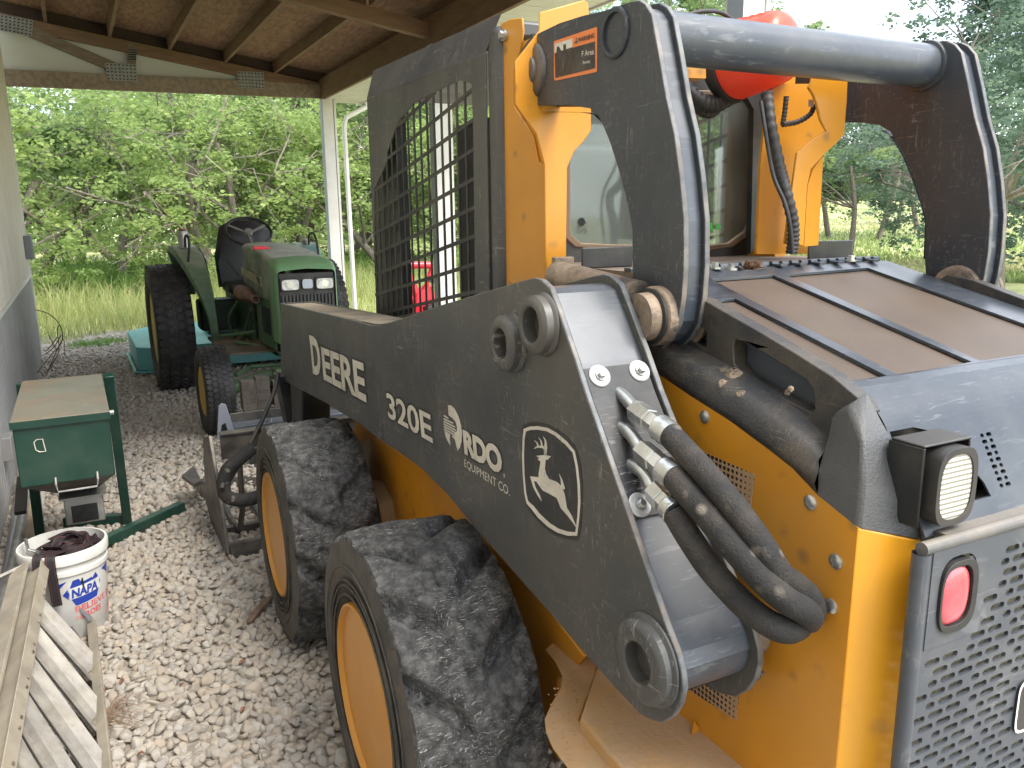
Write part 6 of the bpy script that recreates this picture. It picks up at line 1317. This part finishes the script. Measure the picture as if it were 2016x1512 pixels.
# ================================================================== GRASS
def blades(name, P, h, w, mats, lean=.35):
    n = len(P); a = rng.uniform(0, 6.28, n); l = rng.normal(0, lean, (n, 2))*h[:, None]; dx = np.cos(a)*w; dy = np.sin(a)*w
    B0 = P+np.stack([-dx, -dy, np.zeros(n)], 1); B1 = P+np.stack([dx, dy, np.zeros(n)], 1); M0 = P+np.stack([l[:, 0]*.35-dx*.7, l[:, 1]*.35-dy*.7, h*.6], 1); M1 = P+np.stack([l[:, 0]*.35+dx*.7, l[:, 1]*.35+dy*.7, h*.6], 1); T = P+np.stack([l[:, 0], l[:, 1], h], 1)
    V = np.stack([B0, B1, M1, M0, T], 1).reshape(-1, 3); i = np.arange(n)[:, None]*5
    F = np.concatenate([i+np.array([[0, 1, 2]]), i+np.array([[0, 2, 3]]), i+np.array([[3, 2, 4]])]); o = fast_mesh(name, V, F, mats); o['kind'] = 'stuff'; return o
m_grass = island_mat('pale tall grass', [(.30, .36, .11), (.42, .44, .19), (.52, .48, .26), (.22, .34, .09), (.38, .42, .15)], .7, trans=.35)  # pale yellow-green and straw tones, varied per blade
m_under = island_mat('green undergrowth', [(.12, .25, .05), (.17, .31, .07), (.21, .35, .09), (.10, .20, .05)], .7, trans=.35)
n = 34000; P = np.column_stack([rng.uniform(-5.5, 9.5, n), 13.0+rng.random(n)**1.3*6.5, np.zeros(n)]); P[:, 1] -= .7; edge = 12.6+.35*np.sin(P[:, 0]*1.1)+.25*np.sin(P[:, 0]*3.1); P = P[P[:, 1] > edge]; n = len(P)
cn = np.array([noise.noise(Vector((x*.8, y*.8, 3)))+.6*noise.noise(Vector((x*2.3, y*2.3, 7))) for x, y in P[:, :2]]); h = rng.uniform(.15, .55, n)*np.clip((P[:, 1]-12.2)/2.4, .12, 1.15)*np.clip(1+cn*1.1, .35, 1.7); blades('tall_grass', P, h, .006, [m_grass])
n = 9000; P = np.column_stack([rng.uniform(-6, 10, n), rng.uniform(17.5, 27, n), np.zeros(n)]); blades('undergrowth', P, rng.uniform(.25, .8, n), .03, [m_under], .6)
n = 1600; P = np.column_stack([rng.uniform(-.3, 4.5, n), rng.normal(11.9, .8, n), np.zeros(n)]); cl = rng.uniform(-.2, 4.4, (9, 2))*np.array([1, .3])+np.array([0, 11.2]); P[:, :2] = cl[rng.integers(0, 9, n)]+rng.normal(0, .13, (n, 2)); blades('weed_tufts', P, rng.uniform(.03, .10, n), .006, [m_under], .6)
# far field on the right
n = 30000; d = 22+rng.random(n)**1.5*110; az = np.radians(rng.uniform(44, 66, n)); P = np.column_stack([np.sin(az)*d, np.cos(az)*d, np.zeros(n)]); P[:, 2] = [ground_h(x, y)-.03 for x, y in P[:, :2]]
pn = np.array([noise.noise(Vector((x*.05, y*.16, 0))) for x, y in P[:, :2]]); k1 = pn > -.05
m_fld = island_mat('pale field grass', [(.44, .45, .22), (.56, .53, .30), (.48, .50, .24), (.38, .43, .19)], .8, trans=.25)
m_fld2 = island_mat('green field grass', [(.27, .37, .13), (.36, .44, .18), (.31, .42, .14)], .8, trans=.25)
blades('field_grass', P[k1], rng.uniform(.08, .2, k1.sum()), .035, [m_fld], .5); blades('field_grass', P[~k1], rng.uniform(.1, .22, (~k1).sum()), .035, [m_fld2], .5)

# ================================================================== TREES
m_bark = mat('grey oak bark', (.22, .19, .16), .95, c2=(.13, .11, .09), s2=9, bump=.8, bs=22, stretch=(3, 3, .7))
m_barkl = mat('pale bare twig', (.30, .26, .22), .9)
LC = [(.26, .37, .12), (.33, .44, .14), (.43, .53, .19), (.29, .40, .13), (.50, .57, .24)]
m_leafA = island_mat('bright oak leaves', LC, .5, trans=.6, lowf=(.24, .34, .13)); m_leafB = island_mat('mid green leaves', [(.20, .30, .12), (.25, .35, .13), (.32, .42, .17), (.21, .31, .13)], .5, trans=.5, lowf=(.18, .26, .12))
m_leafC = island_mat('grey green juniper leaves', [(.12, .19, .13), (.16, .23, .15), (.20, .27, .18), (.13, .20, .14)], .6, trans=.45, lowf=(.10, .16, .12))
def make_tree(seed, H, spread, leafm, nclump=200, leaves=38, ls=.055, low=.12, trunks=1, crad=.34, lean=.25, conic=0):
    r = random.Random(seed); g = np.random.default_rng(seed); wood = MB(); twig = MB(); ends = []
    def grow(p, d, L, rad_, depth):
        pts = [p]; n = 5
        for i in range(n):
            d = (d+Vector((r.gauss(0, .16), r.gauss(0, .16), r.gauss(.03, .10)))).normalized(); pts.append(pts[-1]+d*L/n)
        rad_ = rad_ if depth == 0 else rad_*.62
        if rad_ > .006: wood.tube(pts, [rad_*(1-.5*i/n) for i in range(n+1)], 7 if depth < 2 else 5, caps=False)
        if depth >= 2: ends.extend(pts[2:])
        elif depth == 1: ends.extend(pts[4:])
        if depth < 3:
            for k in range(r.choice((3, 4)) if depth else r.choice((4, 5))):
                q = pts[r.randint(2, n)]; a = r.uniform(0, 6.28); t = r.uniform(.5, 1.15); o_ = d.orthogonal().normalized(); nd = (d*math.cos(t)+(Matrix.Rotation(a, 3, d)@o_)*math.sin(t)).normalized()
                nd.z = nd.z*.75+(.05 if depth == 0 else -.02); nd.normalize(); grow(q, nd, L*r.uniform(.55, .8), rad_*(.55 if depth == 0 else .8), depth+1)
    for k in range(trunks):
        a = r.uniform(0, 6.28); grow(Vector((.18*k*math.cos(a), .18*k*math.sin(a), -.1)), Vector((r.gauss(0, lean), r.gauss(0, lean), 1)).normalized(), H*.52, .10*H/6, 0)
    E = np.array([e[:] for e in ends]); E = E[E[:, 2] > H*low]
    C = E[g.integers(0, len(E), nclump)]+g.normal(0, .22, (nclump, 3))
    if conic:
        zz = g.uniform(H*low, H, nclump); rr = spread*(1-(zz/H)**1.3)*np.sqrt(g.random(nclump))+.1; aa = g.uniform(0, 6.28, nclump); C[:nclump*2//3] = np.column_stack([rr*np.cos(aa), rr*np.sin(aa), zz])[:nclump*2//3]
    else:
        m_ = nclump//4; aa = g.uniform(0, 6.28, m_); rr = spread*np.sqrt(g.random(m_)); C[:m_] = np.column_stack([rr*np.cos(aa), rr*np.sin(aa), g.uniform(H*low, H*.95, m_)])
    C[:, :2] *= np.minimum(1, spread*1.1/np.maximum(.01, np.hypot(C[:, 0], C[:, 1])))[:, None]
    n = nclump*leaves; ci = np.repeat(np.arange(nclump), leaves); off = g.normal(0, 1, (n, 3)); off /= np.linalg.norm(off, axis=1)[:, None]; off *= (g.random(n)**.45)[:, None]*crad*g.uniform(.6, 1.25, nclump)[ci][:, None]; off[:, 2] *= .55
    P = C[ci]+off; a = g.normal(0, 1, (n, 3)); a /= np.linalg.norm(a, axis=1)[:, None]; a[:, 2] *= .5; b_ = np.cross(a, g.normal(0, 1, (n, 3))); b_ /= np.linalg.norm(b_, axis=1)[:, None]; s = (ls*g.uniform(.6, 1.3, n))[:, None]
    V = np.stack([P-a*s, P+b_*s*.55, P+a*s, P-b_*s*.55], 1).reshape(-1, 3); F = np.arange(n*4).reshape(-1, 4)
    me_w = MB(); me_w.V, me_w.F, me_w.MI = wood.V, wood.F, wood.MI
    trunk = me_w.build('trunk', m_bark, None, smooth=60); crown = fast_mesh('crown', V, F, [leafm])
    for k in range(16):                                      # bare grey twigs poking out of the crown
        e = Vector(E[g.integers(0, len(E))]); d = Vector((r.gauss(0, 1), r.gauss(0, 1), r.gauss(.1, .5))).normalized(); p = [e]
        for i in range(4): d = (d+Vector((r.gauss(0, .3), r.gauss(0, .3), r.gauss(0, .3)))).normalized(); p.append(p[-1]+d*.17)
        twig.tube(p, [.010, .008, .006, .004, .002], 4, caps=False)
        twig.tube([p[2], p[2]+Vector((r.gauss(0, .15), r.gauss(0, .15), .18))], [.005, .002], 4, caps=False)
    tw = twig.build('bare_twigs', m_barkl, None, smooth=60, kind='stuff')
    return trunk, crown, tw
def plant_tree(src, name, label, x, y, s, rz, group, first=False):
    t = bpy.data.objects.new(name, None); COL.objects.link(t); t.location = (x, y, ground_h(x, y)-.05); t.scale = (s, s, s); t.rotation_euler = (0, 0, rz); t['label'] = label; t['category'] = 'tree'
    if group: t['group'] = group
    for ch in src:
        c = ch if first else ch.copy()
        if not first: COL.objects.link(c)
        c.parent = t
    return t
K = [make_tree(11, 6.4, 2.6, m_leafA, 250, 40, .060, .10, 1), make_tree(23, 6.8, 2.9, m_leafA, 270, 40, .060, .10, 2), make_tree(37, 7.2, 2.8, m_leafB, 260, 40, .065, .20, 2),
     make_tree(41, 6.2, 2.5, m_leafA, 230, 40, .055, .07, 1, lean=.35), make_tree(59, 8.0, 3.0, m_leafB, 300, 38, .075, .22, 1),
     make_tree(67, 6.5, 2.0, m_leafC, 420, 38, .060, .08, 1, crad=.30, lean=.08, conic=1), make_tree(71, 6.6, 3.0, m_leafC, 420, 38, .060, .36, 1, crad=.36, lean=.15), make_tree(83, 8.5, 2.6, m_leafC, 460, 38, .075, .06, 1, crad=.38, lean=.08, conic=1)]
used = set()
def put(k, name, label, x, y, s, rz, group=None):
    first = k not in used; used.add(k); return plant_tree(K[k], name, label, x, y, s, rz, group, first)
LW = 'oaks of the wood behind the shed'
front = [(0, -1.6, 17.6, 1.0, .3, 'bright oak with a pale trunk just right of the shed wall corner'), (3, 1.0, 19.3, 1.05, 1.9, 'bright leaning oak with a dark trunk left of the tractor wheel'), (1, 2.9, 18.8, 1.0, 4.1, 'bright twin-trunked oak directly behind the tractor left fender'),
         (3, 5.0, 19.5, 1.1, 2.2, 'bright low oak behind the tractor seat'), (0, 7.0, 18.8, 1.1, 5.0, 'bright oak right behind the white corner post'), (1, 9.4, 20.0, 1.1, .8, 'bright oak seen through the cab screen'), (2, 11.9, 20.5, 1.1, 2.4, 'darker oak right of the one seen through the cab screen')]
for k, x, y, s, rz, lb in front: put(k, 'oak_tree', lb, x, y, s, rz, LW)
rr_ = random.Random(5); ORD = ('first', 'second', 'third', 'fourth', 'fifth', 'sixth', 'seventh', 'eighth', 'ninth', 'tenth', 'eleventh', 'twelfth', 'thirteenth')
i = 0
for row, (yy, x0, x1, st) in enumerate(((23.0, -5.5, 15, 2.6), (27.5, -8, 19, 2.9), (33, -9, 25, 3.3), (40, -12, 34, 4.5))):
    x = x0; j_ = -1
    while x < x1:
        j_ += 1
        k = rr_.choice((2, 4, 1, 2, 0, 4)); put(k, 'oak_tree', ('mid green' if k in (2, 4) else 'bright green')+' tree in row '+('two', 'three', 'four', 'five')[row]+' of the wood, '+ORD[j_]+' from the left of its row', x+rr_.uniform(-.8, .8), yy+rr_.uniform(-1.3, 1.3), rr_.uniform(.95, 1.3)*(1+.06*row), rr_.uniform(0, 6.28), 'trees deep in the wood'); x += st
# trees beyond the loader, centre and right
cen = [(2, 14.5, 19.5, 1.25), (4, 16.5, 17.0, 1.3), (2, 18.5, 20.5, 1.2), (4, 13.0, 24.0, 1.2)]
for (k, x, y, s), w_ in zip(cen, ('left side of', 'middle of', 'right edge of', 'far behind the left side of')): put(k, 'oak_tree', 'dim green tree seen through the '+w_+' the cab rear window', x, y, s, rr_.uniform(0, 6), 'trees seen through the cab window')
def azp(px, d): a = rad(28.5)+math.atan((px-1008)/1560*math.cos(rad(11.9))); return math.sin(a)*d, math.cos(a)*d
x, y = azp(1682, 27); put(6, 'juniper_tree', 'open juniper with a leaning grey trunk framed by the right link arm', x, y, .95, .6)
for px, d, k, s, lb in ((1560, 36, 6, 1.15, 'grey green tree behind the orange beacon'), (1640, 44, 6, 1.35, 'round tree between beacon and torque tube, against the sky'), (1735, 42, 6, 1.35, 'tall juniper above the right half of the torque tube'), (1815, 50, 6, 1.5, 'pale far juniper just left of the right link arm top'),
                        (1905, 30, 7, 1.02, 'tall juniper rising over the right link arm'), (1985, 26, 5, 1.30, 'dense juniper at the right edge above the link arm'), (2050, 22, 7, .95, 'dark juniper cut by the right edge of the picture'), (1425, 34, 4, 1.1, 'tree peeking over the left link arm'), (1350, 31, 2, 1.2, 'tree top just right of the left link arm'), (1990, 19, 6, 1.0, 'juniper low at the right edge beside the link arm'),
                        (1540, 30, 2, 1.0, 'tree beside the second shed post'), (1775, 60, 7, 1.0, 'distant tree at the far side of the field')):
    x, y = azp(px, d); put(k, 'juniper_tree' if k in (5, 6, 7) else 'oak_tree', lb, x, y, s, rr_.uniform(0, 6))
# far wood closing the field
g = np.random.default_rng(3); n = 60000; az = np.radians(g.uniform(30, 78, n)); base = 125+25*np.sin(az*9); d = base+g.uniform(0, 25, n); X, Y = np.sin(az)*d, np.cos(az)*d
Hh = 7+3*np.array([noise.noise(Vector((a*26, 0, 0)))+.5*noise.noise(Vector((a*70, 5, 0))) for a in az]); Z = np.array([ground_h(x, y) for x, y in zip(X, Y)])+g.random(n)**.8*Hh
P = np.column_stack([X, Y, Z]); a = g.normal(0, 1, (n, 3)); a /= np.linalg.norm(a, axis=1)[:, None]; b_ = np.cross(a, g.normal(0, 1, (n, 3))); b_ /= np.linalg.norm(b_, axis=1)[:, None]; s = g.uniform(.22, .5, (n, 1))
V = np.stack([P-a*s, P+b_*s*.6, P+a*s, P-b_*s*.6], 1).reshape(-1, 3); o = fast_mesh('far_wood', V, np.arange(n*4).reshape(-1, 4), [m_leafC]); o['kind'] = 'stuff'
n = 50000; az = np.radians(g.uniform(-28, 46, n)); d = 50+g.uniform(0, 12, n); X, Y = np.sin(az)*d, np.cos(az)*d; Hh = 6+2.5*np.array([noise.noise(Vector((a*26, 9, 0))) for a in az]); P = np.column_stack([X, Y, g.random(n)**.9*Hh]); a = g.normal(0, 1, (n, 3)); a /= np.linalg.norm(a, axis=1)[:, None]; b_ = np.cross(a, g.normal(0, 1, (n, 3))); b_ /= np.linalg.norm(b_, axis=1)[:, None]; s = g.uniform(.12, .3, (n, 1))
V = np.stack([P-a*s, P+b_*s*.6, P+a*s, P-b_*s*.6], 1).reshape(-1, 3); o = fast_mesh('far_wood', V, np.arange(n*4).reshape(-1, 4), [m_leafB]); o['kind'] = 'stuff'
# low bushes at the wood edge
bk = make_tree(91, 1.6, .95, m_leafA, 90, 40, .045, .02, 2, crad=.25)
for i, (x, y, s, lb) in enumerate(((-1.2, 17.2, 1.0, 'low bright bush at the wood edge near the shed corner'), (1.9, 17.6, .9, 'low bush left of the tractor fender'), (4.0, 17.4, 1.0, 'bush behind the tractor seat at the wood edge'), (8.3, 16.8, 1.1, 'bush behind the white post and downspout'), (10.5, 17.5, 1.2, 'bush behind the red implement'), (-3.0, 18.5, 1.2, 'bush hidden half behind the shed wall'))):
    t = plant_tree(bk, 'bush', lb, x, y, s, i*1.3, 'bushes at the edge of the wood', i == 0); t['category'] = 'bush'
